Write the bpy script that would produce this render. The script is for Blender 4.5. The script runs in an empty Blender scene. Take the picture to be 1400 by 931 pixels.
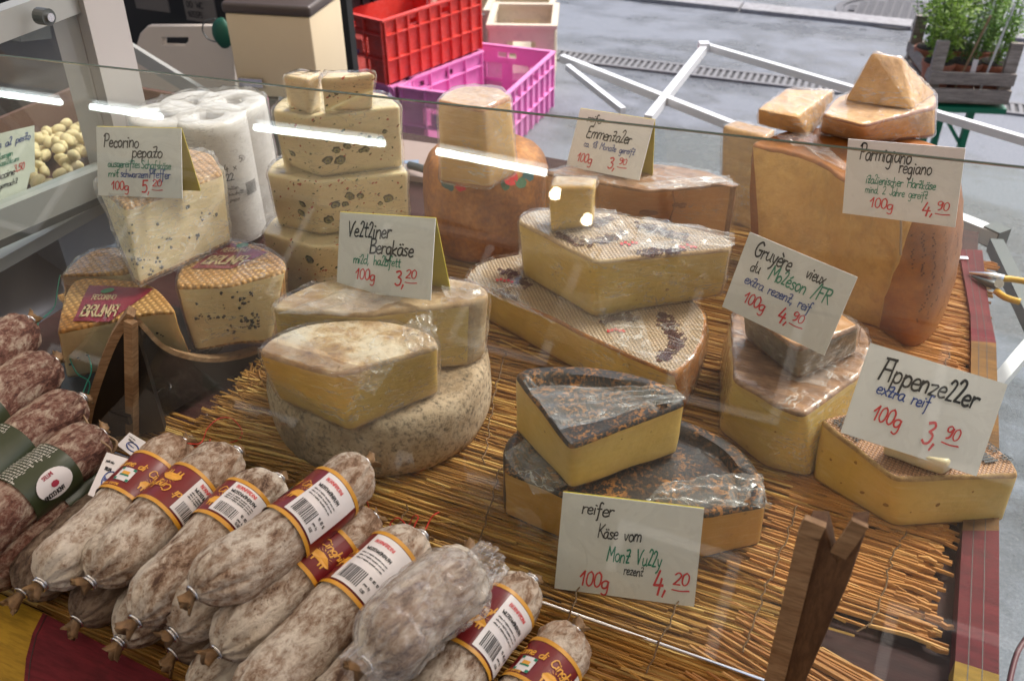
import bpy, bmesh, math, random
import numpy as np
from mathutils import Vector, Matrix, noise, geometry
from mathutils.bvhtree import BVHTree
random.seed(7)
D = bpy.data; S = bpy.context.scene; COL = S.collection
R = math.radians

# ------------------------------------------------------------------ camera
F = 1250.0; CAMZ = 0.75
MR = np.array([[0.9138774199705761, 0.2279434751630333, -0.3359610593484324],
               [0.4059393841684942, -0.526128115925943, 0.7472632882813932],
               [-0.006424768386858147, -0.8192868714698269, -0.5733478390892894]])
cd = D.cameras.new('camera'); cam = D.objects.new('camera', cd); COL.objects.link(cam)
cd.sensor_width = 36; cd.lens = F / 1400 * 36; cd.clip_start = .02; cd.clip_end = 400
cx_, cy_, cz_ = MR[:, 0], -MR[:, 1], -MR[:, 2]
cam.matrix_world = Matrix(((cx_[0], cy_[0], cz_[0], 0), (cx_[1], cy_[1], cz_[1], 0), (cx_[2], cy_[2], cz_[2], CAMZ), (0, 0, 0, 1)))
cd.dof.use_dof = True; cd.dof.focus_distance = 1.08; cd.dof.aperture_fstop = 8.0
S.camera = cam

# ------------------------------------------------------------------ world, sun, exposure
W = D.worlds.new('World'); S.world = W; W.use_nodes = True
nt = W.node_tree; bg = nt.nodes['Background']; sky = nt.nodes.new('ShaderNodeTexSky')
SUN_EL, SUN_AZ = R(52), R(35)
sky.sky_type = 'NISHITA'; sky.sun_disc = False; sky.sun_elevation = SUN_EL; sky.sun_rotation = SUN_AZ
sky.dust_density = 5.0; sky.air_density = 1.0; sky.ozone_density = 1.0
nt.links.new(sky.outputs[0], bg.inputs[0]); bg.inputs[1].default_value = 0.15
sd = D.lights.new('sun', 'SUN'); sun = D.objects.new('sun', sd); COL.objects.link(sun)
sd.energy = 1.7; sd.angle = R(14); sd.color = (1, .97, .92)
sv = Vector((math.sin(SUN_AZ) * math.cos(SUN_EL), math.cos(SUN_AZ) * math.cos(SUN_EL), math.sin(SUN_EL)))
sun.rotation_euler = sv.to_track_quat('Z', 'Y').to_euler()
S.view_settings.view_transform = 'Standard'; S.view_settings.look = 'None'
S.view_settings.exposure = 0.8; S.view_settings.gamma = 1
S.cycles.transparent_max_bounces = 24; S.cycles.max_bounces = 8; S.cycles.caustics_reflective = False; S.cycles.caustics_refractive = False
S.cycles.use_denoising = True; S.cycles.sample_clamp_indirect = 4.0

# ------------------------------------------------------------------ placing: a pixel of the photograph -> a point on a real plane of the stall
def ray(px, py): return MR @ np.array([(px - 700) / F, (py - 465.5) / F, 1.0])
def P(px, py, z=0.0):
    d = ray(px, py); t = (z - CAMZ) / d[2]; return Vector((d[0] * t, d[1] * t, z))
def PY(px, py, y):
    d = ray(px, py); t = y / d[1]; return Vector((d[0] * t, y, CAMZ + d[2] * t))
def PV(px, py, a, b):                       # on the vertical plane through ground points a, b
    d = Vector(ray(px, py)); n = Vector((b.y - a.y, a.x - b.x, 0)); c = Vector((0, 0, CAMZ))
    return c + d * ((a - c).dot(n) / d.dot(n))

# ------------------------------------------------------------------ object helpers
WO = {}
def thing(name, label, cat, loc=(0, 0, 0), group=None, mat=None):
    o = D.objects.new(name, None); COL.objects.link(o); o.empty_display_size = .02
    if mat is not None: o.matrix_world = mat
    else: o.location = loc
    WO[o.name] = Vector(loc)
    o['label'] = label; o['category'] = cat
    if group: o['group'] = group
    return o
def tag(o, label=None, cat=None, group=None, kind=None):
    if label: o['label'] = label
    if cat: o['category'] = cat
    if group: o['group'] = group
    if kind: o['kind'] = kind
    return o
def mk(name, vs, fs, mats, parent=None, mi=None, smooth=False, local=False, origin=None, sharp=None):
    if not isinstance(mats, (list, tuple)): mats = [mats]
    me = D.meshes.new(name)
    off = Vector((0, 0, 0))
    if not local:
        if parent is not None:
            q = parent
            while q is not None: off += WO.get(q.name, Vector((0, 0, 0))); q = q.parent
        elif origin is not None: off = Vector(origin)
    me.from_pydata([tuple(Vector(v) - off) for v in vs], [], fs)
    for m in mats: me.materials.append(m)
    if mi: me.polygons.foreach_set('material_index', mi)
    if smooth: me.polygons.foreach_set('use_smooth', [True] * len(me.polygons))
    if sharp is not None and smooth:
        try: me.set_sharp_from_angle(angle=R(sharp))
        except Exception: pass
    me.update()
    o = D.objects.new(name, me); COL.objects.link(o)
    if parent is not None: o.parent = parent
    elif origin is not None: o.location = origin
    if origin is not None and parent is None: WO[o.name] = Vector(origin)
    else: WO[o.name] = Vector((0, 0, 0))
    return o
class MB:
    def __init__(s): s.v = []; s.f = []; s.m = []
    def add(s, vs, fs, mi=0):
        n = len(s.v); s.v += [Vector(v) for v in vs]; s.f += [tuple(i + n for i in f) for f in fs]; s.m += [mi] * len(fs)
    def box(s, c, sx, sy, sz, rot=None, mi=0):
        vs = [Vector((x * sx / 2, y * sy / 2, z * sz / 2)) for z in (-1, 1) for y in (-1, 1) for x in (-1, 1)]
        if rot is not None: vs = [rot @ v for v in vs]
        s.add([v + Vector(c) for v in vs], [(0, 2, 3, 1), (4, 5, 7, 6), (0, 1, 5, 4), (2, 6, 7, 3), (0, 4, 6, 2), (1, 3, 7, 5)], mi)
    def bar(s, a, b, w, h=None, up=(0, 0, 1), mi=0):
        a, b = Vector(a), Vector(b); h = h or w; d = (b - a).normalized(); u = Vector(up)
        if abs(d.dot(u)) > .98: u = Vector((1, 0, 0))
        x = d.cross(u).normalized(); z = x.cross(d).normalized()
        vs = [p + x * (i * w / 2) + z * (j * h / 2) for p in (a, b) for i, j in ((-1, -1), (1, -1), (1, 1), (-1, 1))]
        s.add(vs, [(0, 1, 2, 3), (7, 6, 5, 4), (0, 4, 5, 1), (1, 5, 6, 2), (2, 6, 7, 3), (3, 7, 4, 0)], mi)
    def tube(s, pts, r, n=6, mi=0, cap=True):
        pts = [Vector(p) for p in pts]; rings = []; prev = None
        for i, p in enumerate(pts):
            d = (pts[min(i + 1, len(pts) - 1)] - pts[max(i - 1, 0)])
            d = d.normalized() if d.length > 1e-9 else Vector((0, 0, 1))
            u = prev if prev is not None else (Vector((0, 0, 1)) if abs(d.z) < .9 else Vector((1, 0, 0)))
            x = d.cross(u).normalized() if d.cross(u).length > 1e-6 else d.orthogonal().normalized(); u = x.cross(d).normalized(); prev = u
            rr = r[i] if isinstance(r, (list, tuple)) else r
            rings.append([p + (x * math.cos(2 * math.pi * k / n) + u * math.sin(2 * math.pi * k / n)) * rr for k in range(n)])
        vs = [v for q in rings for v in q]; fs = []
        for i in range(len(rings) - 1):
            for k in range(n): fs.append((i * n + k, i * n + (k + 1) % n, (i + 1) * n + (k + 1) % n, (i + 1) * n + k))
        if cap: fs += [tuple(reversed(range(n))), tuple((len(rings) - 1) * n + k for k in range(n))]
        s.add(vs, fs, mi)
    def build(s, name, mats, parent=None, **k): return mk(name, s.v, s.f, mats, parent, mi=s.m, **k)
def cutout(name, outline, holes, th, M4, mats, parent=None, local=True, bevel=0.0):
    """flat plate with real holes; outline in plate coordinates (metres), M4 puts it in place"""
    cu = D.curves.new('tmp', 'CURVE'); cu.dimensions = '2D'; cu.fill_mode = 'BOTH'; cu.extrude = th / 2 - bevel; cu.bevel_depth = bevel
    for pl in [outline] + list(holes):
        sp = cu.splines.new('POLY'); sp.points.add(len(pl) - 1); sp.use_cyclic_u = True
        for i, (x, y) in enumerate(pl): sp.points[i].co = (x, y, 0, 1)
    ob = D.objects.new('tmp', cu); COL.objects.link(ob)
    dg = bpy.context.evaluated_depsgraph_get(); me = ob.evaluated_get(dg).to_mesh()
    vs = [M4 @ v.co for v in me.vertices]; fs = [tuple(p.vertices) for p in me.polygons]
    D.objects.remove(ob); 
    return mk(name, vs, fs, mats, parent, local=local)
def catmull(pts, k=5, closed=False):
    pts = [Vector(p) for p in pts]; out = []; n = len(pts)
    for i in range(n if closed else n - 1):
        g = (lambda j: pts[j % n]) if closed else (lambda j: pts[min(max(j, 0), n - 1)])
        p0, p1, p2, p3 = g(i - 1), g(i), g(i + 1), g(i + 2)
        for s in range(k):
            t = s / k
            out.append(.5 * ((2 * p1) + (p2 - p0) * t + (2 * p0 - 5 * p1 + 4 * p2 - p3) * t * t + (3 * p1 - p0 - 3 * p2 + p3) * t ** 3))
    if not closed: out.append(pts[-1])
    return out

# ------------------------------------------------------------------ materials
class NM:
    def __init__(s, name):
        s.m = D.materials.new(name); s.m.use_nodes = True; s.t = s.m.node_tree; s.b = s.t.nodes['Principled BSDF']; s.out = s.t.nodes['Material Output']
        tc = s.t.nodes.new('ShaderNodeTexCoord'); s.co = tc.outputs['Object']; s.bumps = []
    def n(s, typ, **k):
        x = s.t.nodes.new(typ)
        for a, v in k.items():
            if a in x.inputs: x.inputs[a].default_value = v
            else: setattr(x, a, v)
        return x
    def l(s, a, b): s.t.links.new(a, b)
    def mapped(s, scale=(1, 1, 1), rot=(0, 0, 0), loc=(0, 0, 0)):
        mp = s.n('ShaderNodeMapping'); mp.inputs['Scale'].default_value = scale; mp.inputs['Rotation'].default_value = rot; mp.inputs['Location'].default_value = loc
        s.l(s.co, mp.inputs[0]); return mp.outputs[0]
    def noise(s, scale=10, detail=4, rough=.6, stretch=None, rot=(0, 0, 0), dist=0, loc=(0, 0, 0)):
        x = s.n('ShaderNodeTexNoise'); x.inputs['Scale'].default_value = scale; x.inputs['Detail'].default_value = detail
        x.inputs['Roughness'].default_value = rough; x.inputs['Distortion'].default_value = dist
        s.l(s.mapped(stretch or (1, 1, 1), rot, loc), x.inputs['Vector']); return x.outputs['Fac']
    def voro(s, scale=50, stretch=None, feature='F1', out='Distance', rnd=1):
        x = s.n('ShaderNodeTexVoronoi'); x.feature = feature; x.inputs['Scale'].default_value = scale; x.inputs['Randomness'].default_value = rnd
        s.l(s.mapped(stretch or (1, 1, 1)), x.inputs['Vector']); return x.outputs[out]
    def ramp(s, fac, stops, interp='LINEAR'):
        x = s.n('ShaderNodeValToRGB'); cr = x.color_ramp; cr.interpolation = interp
        while len(cr.elements) > 1: cr.elements.remove(cr.elements[-1])
        for i, (p, c) in enumerate(stops):
            if not isinstance(c, (tuple, list)): c = (c, c, c)
            e = cr.elements[0] if i == 0 else cr.elements.new(p)
            e.position = p; e.color = (*c[:3], 1)
        s.l(fac, x.inputs[0]); return x.outputs[0]
    def mix(s, fac, a, b, mode='MIX'):
        x = s.n('ShaderNodeMix'); x.data_type = 'RGBA'; x.blend_type = mode
        for sock, v in ((x.inputs[0], fac), (x.inputs[6], a), (x.inputs[7], b)):
            if hasattr(v, 'links'): s.l(v, sock)
            elif isinstance(v, (tuple, list)): sock.default_value = (*v[:3], 1)
            else: sock.default_value = v
        return x.outputs[2]
    def math(s, op, a, b=0.0):
        x = s.n('ShaderNodeMath'); x.operation = op
        for sock, v in ((x.inputs[0], a), (x.inputs[1], b)):
            if hasattr(v, 'links'): s.l(v, sock)
            else: sock.default_value = v
        return x.outputs[0]
    def bump(s, h, strength=.3, dist=.002):
        x = s.n('ShaderNodeBump'); x.inputs['Strength'].default_value = strength; x.inputs['Distance'].default_value = dist
        s.l(h, x.inputs['Height'])
        if s.bumps: s.l(s.bumps[-1], x.inputs['Normal'])
        s.bumps.append(x.outputs[0]); s.l(x.outputs[0], s.b.inputs['Normal'])
    def col(s, c):
        if hasattr(c, 'links'): s.l(c, s.b.inputs['Base Color'])
        else: s.b.inputs['Base Color'].default_value = (*c[:3], 1)
    def set(s, **k):
        for a, v in k.items(): s.b.inputs[a.replace('_', ' ')].default_value = v
        return s.m
def flat(name, c, rough=.5, metal=0.0, nz=.12, sc=40, **k):
    q = NM(name); f = q.noise(sc, 4)
    q.col(q.mix(f, tuple(x * (1 - nz) for x in c), tuple(min(1, x * (1 + nz)) for x in c)))
    q.bump(f, .08, .001); return q.set(Roughness=rough, Metallic=metal, **k)
def paste(name, c1, c2, holes=True, seed=0.0, rough=.38):
    q = NM(name); a = q.noise(9, 3, .5, loc=(seed, 0, 0)); b = q.noise(90, 5, .65, loc=(0, seed, 0))
    c = q.mix(q.ramp(a, [(.35, 0), (.68, 1)]), c1, c2)
    c = q.mix(q.math('MULTIPLY', q.ramp(b, [(.3, 1), (.55, 0)]), .25), c, tuple(x * .72 for x in c1))
    st = q.noise(30, 3, .6, stretch=(1, 1, 9)); c = q.mix(q.math('MULTIPLY', q.ramp(st, [(.55, 0), (.7, 1)]), .12), c, (.95, .85, .6))
    if holes:
        v = q.voro(34); h = q.ramp(v, [(.055, 1), (.09, 0)]); c = q.mix(q.math('MULTIPLY', h, .55), c, tuple(x * .45 for x in c1))
    c0_ = c; at = q.n('ShaderNodeAttribute'); at.attribute_name = 'rindness'; rn = q.noise(60, 3); c = q.mix(q.math('MULTIPLY', at.outputs['Fac'], q.ramp(rn, [(.3, .55), (.7, .95)])), c, (.36, .19, .055) if holes or name.endswith('grana') else tuple(x * .85 for x in c1))
    q.col(c); q.bump(b, .35, .002); q.bump(a, .25, .005); q.bump(st, .3, .002)
    q.b.inputs['Subsurface Weight'].default_value = .18; q.b.inputs['Subsurface Radius'].default_value = (.012, .007, .003); q.b.inputs['Subsurface Scale'].default_value = 1
    return q.set(Roughness=rough)
def crust(name, stops, scale=14, detail=7, rough=.75, bmp=.5, stretch=None, fine=120, fstops=None, dist=0.0, seed=0.0):
    q = NM(name); a = q.noise(scale, detail, .68, stretch=stretch, dist=dist, loc=(seed, seed, 0)); b = q.noise(fine, 5, .7)
    c = q.ramp(a, stops); 
    if fstops: c = q.mix(q.ramp(b, fstops[0]), c, fstops[1])
    else: c = q.mix(q.math('MULTIPLY', q.ramp(b, [(.35, 1), (.6, 0)]), .3), c, (.09, .055, .03))
    q.col(c); q.bump(b, bmp, .0015); q.bump(a, bmp * .8, .003); return q.set(Roughness=rough)

P_YEL = paste('paste_yellow', (.68, .44, .105), (.78, .55, .18))
P_YEL2 = paste('paste_pale_yellow', (.68, .50, .18), (.76, .58, .25), seed=3)
P_DEEP = paste('paste_deep_gold', (.50, .27, .055), (.62, .37, .10), seed=5)
P_GREEN = paste('paste_greenish', (.64, .45, .11), (.74, .55, .18), seed=9)
P_WHITE = paste('paste_cream', (.76, .62, .38), (.82, .70, .47), holes=False, seed=2)
P_PEP = paste('paste_pecorino', (.72, .55, .29), (.80, .65, .40), holes=False, seed=7)
def parm():
    q = NM('paste_grana'); a = q.noise(7, 7, .7); b = q.noise(45, 7, .75); v = q.voro(60, stretch=(1, 1, .6)); c = q.mix(q.ramp(a, [(.35, 0), (.62, 1)]), (.50, .25, .055), (.68, .41, .13))
    c = q.mix(q.math('MULTIPLY', q.ramp(b, [(.38, 1), (.52, 0)]), .4), c, (.36, .21, .07)); q.col(c); q.bump(v, .45, .005); q.bump(b, .7, .004); q.bump(a, .6, .012); return q.set(Roughness=.55)
P_PARM = parm()
P_EMM = paste('paste_emmental', (.52, .25, .08), (.60, .33, .12), holes=False, seed=6)
RIND_GREY = crust('rind_grey_mould', [(.25, (.12, .075, .04)), (.42, (.30, .21, .125)), (.55, (.50, .38, .26)), (.75, (.62, .51, .38))], 13, 8, .85, .7, fine=160, fstops=([(.32, 1), (.52, 0)], (.10, .075, .05)))
RIND_WHITE = crust('rind_white_mould', [(.32, (.30, .16, .06)), (.43, (.54, .35, .17)), (.52, (.74, .60, .42)), (.68, (.84, .77, .64))], 16, 8, .85, .8, fine=130, fstops=([(.3, 1), (.42, 0)], (.22, .16, .10)))
RIND_TAN = crust('rind_tan', [(.28, (.24, .13, .06)), (.45, (.44, .28, .14)), (.6, (.58, .43, .26)), (.78, (.70, .60, .44))], 16, 8, .8, .6)
RIND_BROWN = crust('rind_brown', [(.28, (.10, .045, .02)), (.45, (.24, .11, .045)), (.62, (.40, .21, .10)), (.78, (.56, .36, .2))], 22, 8, .6, .7, stretch=(1, 4, 1))
RIND_ORANGE = crust('rind_orange', [(.25, (.09, .035, .015)), (.42, (.28, .10, .025)), (.58, (.46, .18, .035)), (.78, (.56, .30, .11))], 15, 7, .6, .5)
RIND_PARM = crust('rind_parmesan', [(.25, (.13, .035, .008)), (.5, (.30, .10, .018)), (.75, (.44, .18, .035))], 9, 6, .42, .2)
RIND_EDGE = crust('rind_edge', [(.3, (.30, .16, .06)), (.6, (.48, .30, .12)), (.8, (.6, .42, .2))], 30, 6, .7, .4)
def rind_black():
    q = NM('rind_black_speckled'); a = q.noise(230, 4, .65); b = q.noise(30, 6, .65); v = q.noise(250, 2, .5)
    f = q.math('MULTIPLY', q.ramp(a, [(.49, 0), (.56, 1)]), q.ramp(b, [(.42, .06), (.62, .95)]))
    c = q.mix(f, (.014, .012, .012), (.42, .17, .035)); c = q.mix(q.ramp(b, [(.68, 0), (.76, .6)]), c, (.36, .12, .03))
    q.col(c); q.bump(a, .5, .0015); q.bump(v, .2, .001); return q.set(Roughness=.38)
RIND_BLACK = rind_black()
def rind_weave(name, c1, c2, ang=0.5, sc=260):
    q = NM(name); mp = q.mapped((1, 1, 1), (0, 0, ang))
    ch = []
    for ax in ('X', 'Y'):
        wv = q.n('ShaderNodeTexWave'); wv.wave_type = 'BANDS'; wv.bands_direction = ax; wv.inputs['Scale'].default_value = sc / 6.28 * 1.0; wv.inputs['Distortion'].default_value = .6; wv.inputs['Detail'].default_value = 1
        q.l(mp, wv.inputs['Vector']); ch.append(wv.outputs['Fac'])
    f = q.math('MULTIPLY', ch[0], ch[1]); n = q.noise(14, 5)
    c = q.mix(q.ramp(n, [(.35, 0), (.7, 1)]), c1, c2); c = q.mix(q.ramp(f, [(.05, .75), (.4, 0)]), c, tuple(x * .4 for x in c1))
    q.col(c); q.bump(f, .8, .002); return q.set(Roughness=.5)
RIND_WEAVE = rind_weave('rind_basket_weave', (.56, .27, .07), (.66, .40, .15))
RIND_PRINT = rind_weave('rind_printed_paper', (.50, .34, .20), (.66, .50, .36), .9, 420)
RIND_APP = rind_weave('rind_red_brown', (.45, .22, .11), (.62, .36, .20), .2, 500)
BLK = flat('ink_black', (.012, .012, .014), .5); INKG = flat('ink_green', (.0, .20, .12), .5); INKB = flat('ink_blue', (.01, .05, .27), .5); INKR = flat('ink_red', (.62, .03, .035), .5)
INKW = flat('ink_white', (.7, .68, .62), .5); GOLD = flat('print_gold', (.75, .36, .04), .42); BROWNP = flat('print_brown', (.09, .02, .02), .6)
PAPER = flat('sign_card', (.72, .70, .71), .32, nz=.05, sc=9); 
def paper():
    q = NM('sign_card_smudged'); a = q.noise(14, 5, .6, dist=1.5); b = q.noise(55, 4, .7); c = q.mix(q.math('MULTIPLY', q.ramp(a, [(.55, 0), (.75, 1)]), .35), (.73, .71, .72), (.50, .47, .46))
    c = q.mix(q.math('MULTIPLY', q.ramp(b, [(.66, 0), (.72, 1)]), .3), c, (.36, .33, .32)); q.col(c); q.bump(a, .12, .002); q.l(q.ramp(a, [(.4, .22), (.7, .5)]), q.b.inputs['Roughness']); return q.m
PAPER = paper(); YEL = flat('sign_yellow_back', (.52, .42, .05), .35, nz=.1)
STICK = flat('sticker_white', (.72, .69, .70), .35, nz=.05); BURG = flat('band_burgundy', (.17, .012, .014), .3, nz=.25, sc=60); BAND_G = flat('band_olive', (.034, .045, .018), .35, nz=.2)
METAL = flat('bright_metal', (.72, .72, .74), .25, 1.0); ALU = flat('white_aluminium', (.72, .73, .74), .35, .25, nz=.08, sc=12); DARKM = flat('dark_metal', (.10, .11, .11), .4, .6)
TIPM = crust('casing_knot', [(.3, (.12, .06, .025)), (.6, (.34, .2, .09)), (.8, (.55, .38, .2))], 40, 5, .55, .5)
def salami_mat(name, dark, mid, light, cut=.5, seed=0.):
    q = NM(name); a = q.noise(38, 7, .74, stretch=(.5, 1, 1), dist=1.0, loc=(seed, 0, 0)); b = q.noise(120, 6, .75, stretch=(.6, 1, 1), dist=.5, loc=(0, seed, 0)); g = q.noise(8, 4, loc=(seed, seed, 0))
    s = q.math('ADD', q.math('MULTIPLY', a, .5), q.math('MULTIPLY', b, .5)); s = q.math('ADD', s, q.math('MULTIPLY', q.math('SUBTRACT', g, .5), .4))
    c = q.ramp(s, [(cut - .11, dark), (cut - .05, mid), (cut + .01, tuple((x + y) / 2 for x, y in zip(mid, light))), (cut + .07, light)])
    bl = q.noise(5, 4, .6, loc=(seed * 2, 1, 0)); c = q.mix(q.math('MULTIPLY', q.ramp(bl, [(.5, 0), (.68, 1)]), .45), c, tuple(x * y for x, y in zip(mid, (1.25, 1.0, .75))))
    dt = q.voro(170); c = q.mix(q.math('MULTIPLY', q.ramp(dt, [(.10, 1), (.2, 0)]), q.math('MULTIPLY', q.ramp(a, [(.4, 1), (.55, 0)]), .8)), c, dark)
    q.col(c); fib = q.noise(60, 3, .6, stretch=(.15, 1, 1)); q.bump(b, .8, .002); q.bump(s, .7, .004); q.bump(fib, .6, .002); return q.set(Roughness=.75)
SAL_W = [salami_mat('casing_white_mould_%s' % c, (.075, .035, .02), (.27, .175, .115), (.66, .59, .50), .488, i * 3.1) for i, c in enumerate(('pale', 'even', 'grey'))]
SAL_D = salami_mat('casing_dark', (.035, .02, .014), (.12, .075, .05), (.30, .23, .17), .52, 2.)
SAL_R = salami_mat('casing_red_mould', (.06, .018, .012), (.17, .068, .045), (.50, .41, .32), .522, 5.)
def wood(name, c1, c2, sc=22, stretch=(1, 10, 10), rough=.6, rot=(0, 0, 0), wear=None):
    q = NM(name); q.b.inputs['Specular IOR Level'].default_value = .25; a = q.noise(sc, 6, .65, stretch=stretch, rot=rot); b = q.noise(sc * 5, 4, .6, stretch=stretch, rot=rot); g = q.noise(6, 5, .7)
    c = q.mix(q.ramp(a, [(.35, 0), (.65, 1)]), c1, c2); c = q.mix(q.math('MULTIPLY', q.ramp(b, [(.4, 1), (.55, 0)]), .35), c, tuple(x * .4 for x in c1))
    if wear: c = q.mix(q.ramp(g, [(.5, 0), (.68, .8)]), c, wear)
    q.col(c); q.bump(b, .4, .001); q.bump(a, .3, .002); return q.set(Roughness=rough)
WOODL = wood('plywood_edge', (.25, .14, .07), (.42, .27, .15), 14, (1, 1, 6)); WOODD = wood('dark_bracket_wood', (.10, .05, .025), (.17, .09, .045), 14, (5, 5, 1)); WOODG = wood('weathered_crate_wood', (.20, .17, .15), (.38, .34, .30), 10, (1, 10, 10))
DARKP = flat('near_black_paint', (.012, .009, .008), .45, nz=.3); TABLEB = wood('burgundy_table_board', (.030, .008, .008), (.05, .014, .013), 10, (1, 8, 8), .65)
PAINT_R = wood('burgundy_painted_wood', (.10, .008, .014), (.16, .015, .022), 8, (1, 6, 6), .7, wear=(.03, .008, .010)); PAINT_O = wood('dark_ochre_painted_wood', (.13, .06, .012), (.24, .11, .02), 8, (1, 6, 6), .7, wear=(.06, .03, .015)); PAINT_Y = wood('ochre_painted_wood', (.30, .17, .012), (.42, .25, .02), 8, (1, 6, 6), .62, wear=(.12, .085, .04))
def reed_mat(name, c1, c2, c3):
    q = NM(name); a = q.noise(5, 3, .6, stretch=(3, 14, 14)); b = q.noise(60, 4, .7, stretch=(.8, 8, 8)); oi = q.n('ShaderNodeNewGeometry').outputs['Random Per Island']
    c = q.mix(oi, c1, c2); c = q.mix(q.ramp(oi, [(.7, 0), (.95, 1)]), c, c3); c = q.mix(q.math('MULTIPLY', q.ramp(b, [(.3, 1), (.55, 0)]), .5), c, (.10, .05, .015)); c = q.mix(q.math('MULTIPLY', a, .35), c, (.12, .07, .03), 'MIX')
    q.col(c); q.bump(b, .3, .0006); return q.set(Roughness=.6)
REED = reed_mat('reed_straw', (.30, .125, .018), (.64, .33, .065), (.80, .52, .16)); REED2 = reed_mat('reed_reddish', (.44, .17, .035), (.64, .29, .07), (.76, .43, .15))
TWINE = flat('twine', (.16, .09, .04), .8); REDT = flat('red_thread', (.62, .03, .02), .5); GREENT = flat('green_thread', (.0, .22, .15), .5); TANT = flat('tan_string', (.30, .20, .12), .8)
def film_mat(name, whiteness=.16, gloss=1.0, tint=(1, 1, 1)):
    m = D.materials.new(name); m.use_nodes = True; t = m.node_tree; t.nodes.clear(); N = t.nodes.new; L = t.links.new
    tc = N('ShaderNodeTexCoord'); mp = N('ShaderNodeMapping'); mp.inputs['Scale'].default_value = (.8, 1.6, 4.0); mp.inputs['Rotation'].default_value = (.3, .5, .8); L(tc.outputs['Object'], mp.inputs[0])
    n1 = N('ShaderNodeTexNoise'); n1.inputs['Scale'].default_value = 17; n1.inputs['Detail'].default_value = 6; n1.inputs['Distortion'].default_value = 1.6; L(mp.outputs[0], n1.inputs['Vector'])
    n2 = N('ShaderNodeTexNoise'); n2.inputs['Scale'].default_value = 11; n2.inputs['Detail'].default_value = 3; L(tc.outputs['Object'], n2.inputs['Vector'])
    v = N('ShaderNodeMath'); v.operation = 'SUBTRACT'; v.inputs[1].default_value = .5; L(n1.outputs['Fac'], v.inputs[0])
    ab = N('ShaderNodeMath'); ab.operation = 'ABSOLUTE'; L(v.outputs[0], ab.inputs[0])           # ridge lines = creases
    r1 = N('ShaderNodeMapRange'); r1.inputs['From Min'].default_value = .0; r1.inputs['From Max'].default_value = .022; r1.inputs['To Min'].default_value = 1; r1.inputs['To Max'].default_value = 0; L(ab.outputs[0], r1.inputs['Value'])
    r2 = N('ShaderNodeMapRange'); r2.inputs['From Min'].default_value = .38; r2.inputs['From Max'].default_value = .60; L(n2.outputs['Fac'], r2.inputs['Value'])
    mu = N('ShaderNodeMath'); mu.operation = 'MULTIPLY'; L(r1.outputs[0], mu.inputs[0]); L(r2.outputs[0], mu.inputs[1])
    ad = N('ShaderNodeMath'); ad.operation = 'MULTIPLY_ADD'; L(mu.outputs[0], ad.inputs[0]); ad.inputs[1].default_value = .5; ad.inputs[2].default_value = whiteness * .32
    bp = N('ShaderNodeBump'); bp.inputs["Strength"].default_value = .6; bp.inputs["Distance"].default_value = .003; L(n1.outputs['Fac'], bp.inputs['Height'])
    tr = N('ShaderNodeBsdfTransparent'); tr.inputs[0].default_value = (*tint, 1); gl = N('ShaderNodeBsdfGlossy'); gl.inputs['Roughness'].default_value = .14; gl.inputs['Color'].default_value = (1, 1, 1, 1); L(bp.outputs[0], gl.inputs['Normal'])
    df = N('ShaderNodeBsdfDiffuse'); df.inputs[0].default_value = (.80, .78, .76, 1); fr = N('ShaderNodeFresnel'); fr.inputs[0].default_value = 1.45; L(bp.outputs[0], fr.inputs['Normal'])
    fm = N('ShaderNodeMath'); fm.operation = 'MULTIPLY'; fm.inputs[1].default_value = gloss; ge = N('ShaderNodeNewGeometry'); bf = N('ShaderNodeMath'); bf.operation = 'MULTIPLY_ADD'; bf.inputs[1].default_value = 1 / 1.45 - 1.45; bf.inputs[2].default_value = 1.45; L(ge.outputs['Backfacing'], bf.inputs[0]); L(bf.outputs[0], fr.inputs[0]); L(fr.outputs[0], fm.inputs[0]); fm.use_clamp = True
    m1 = N('ShaderNodeMixShader'); L(ad.outputs[0], m1.inputs[0]); L(tr.outputs[0], m1.inputs[1]); L(df.outputs[0], m1.inputs[2])
    m2 = N('ShaderNodeMixShader'); L(fm.outputs[0], m2.inputs[0]); L(m1.outputs[0], m2.inputs[1]); L(gl.outputs[0], m2.inputs[2])
    o = N('ShaderNodeOutputMaterial'); L(m2.outputs[0], o.inputs[0]); return m
FILM = film_mat("cling_film", .03, 1.2); FILM2 = film_mat("cling_film_cloudy", .40, 1.0)
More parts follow.
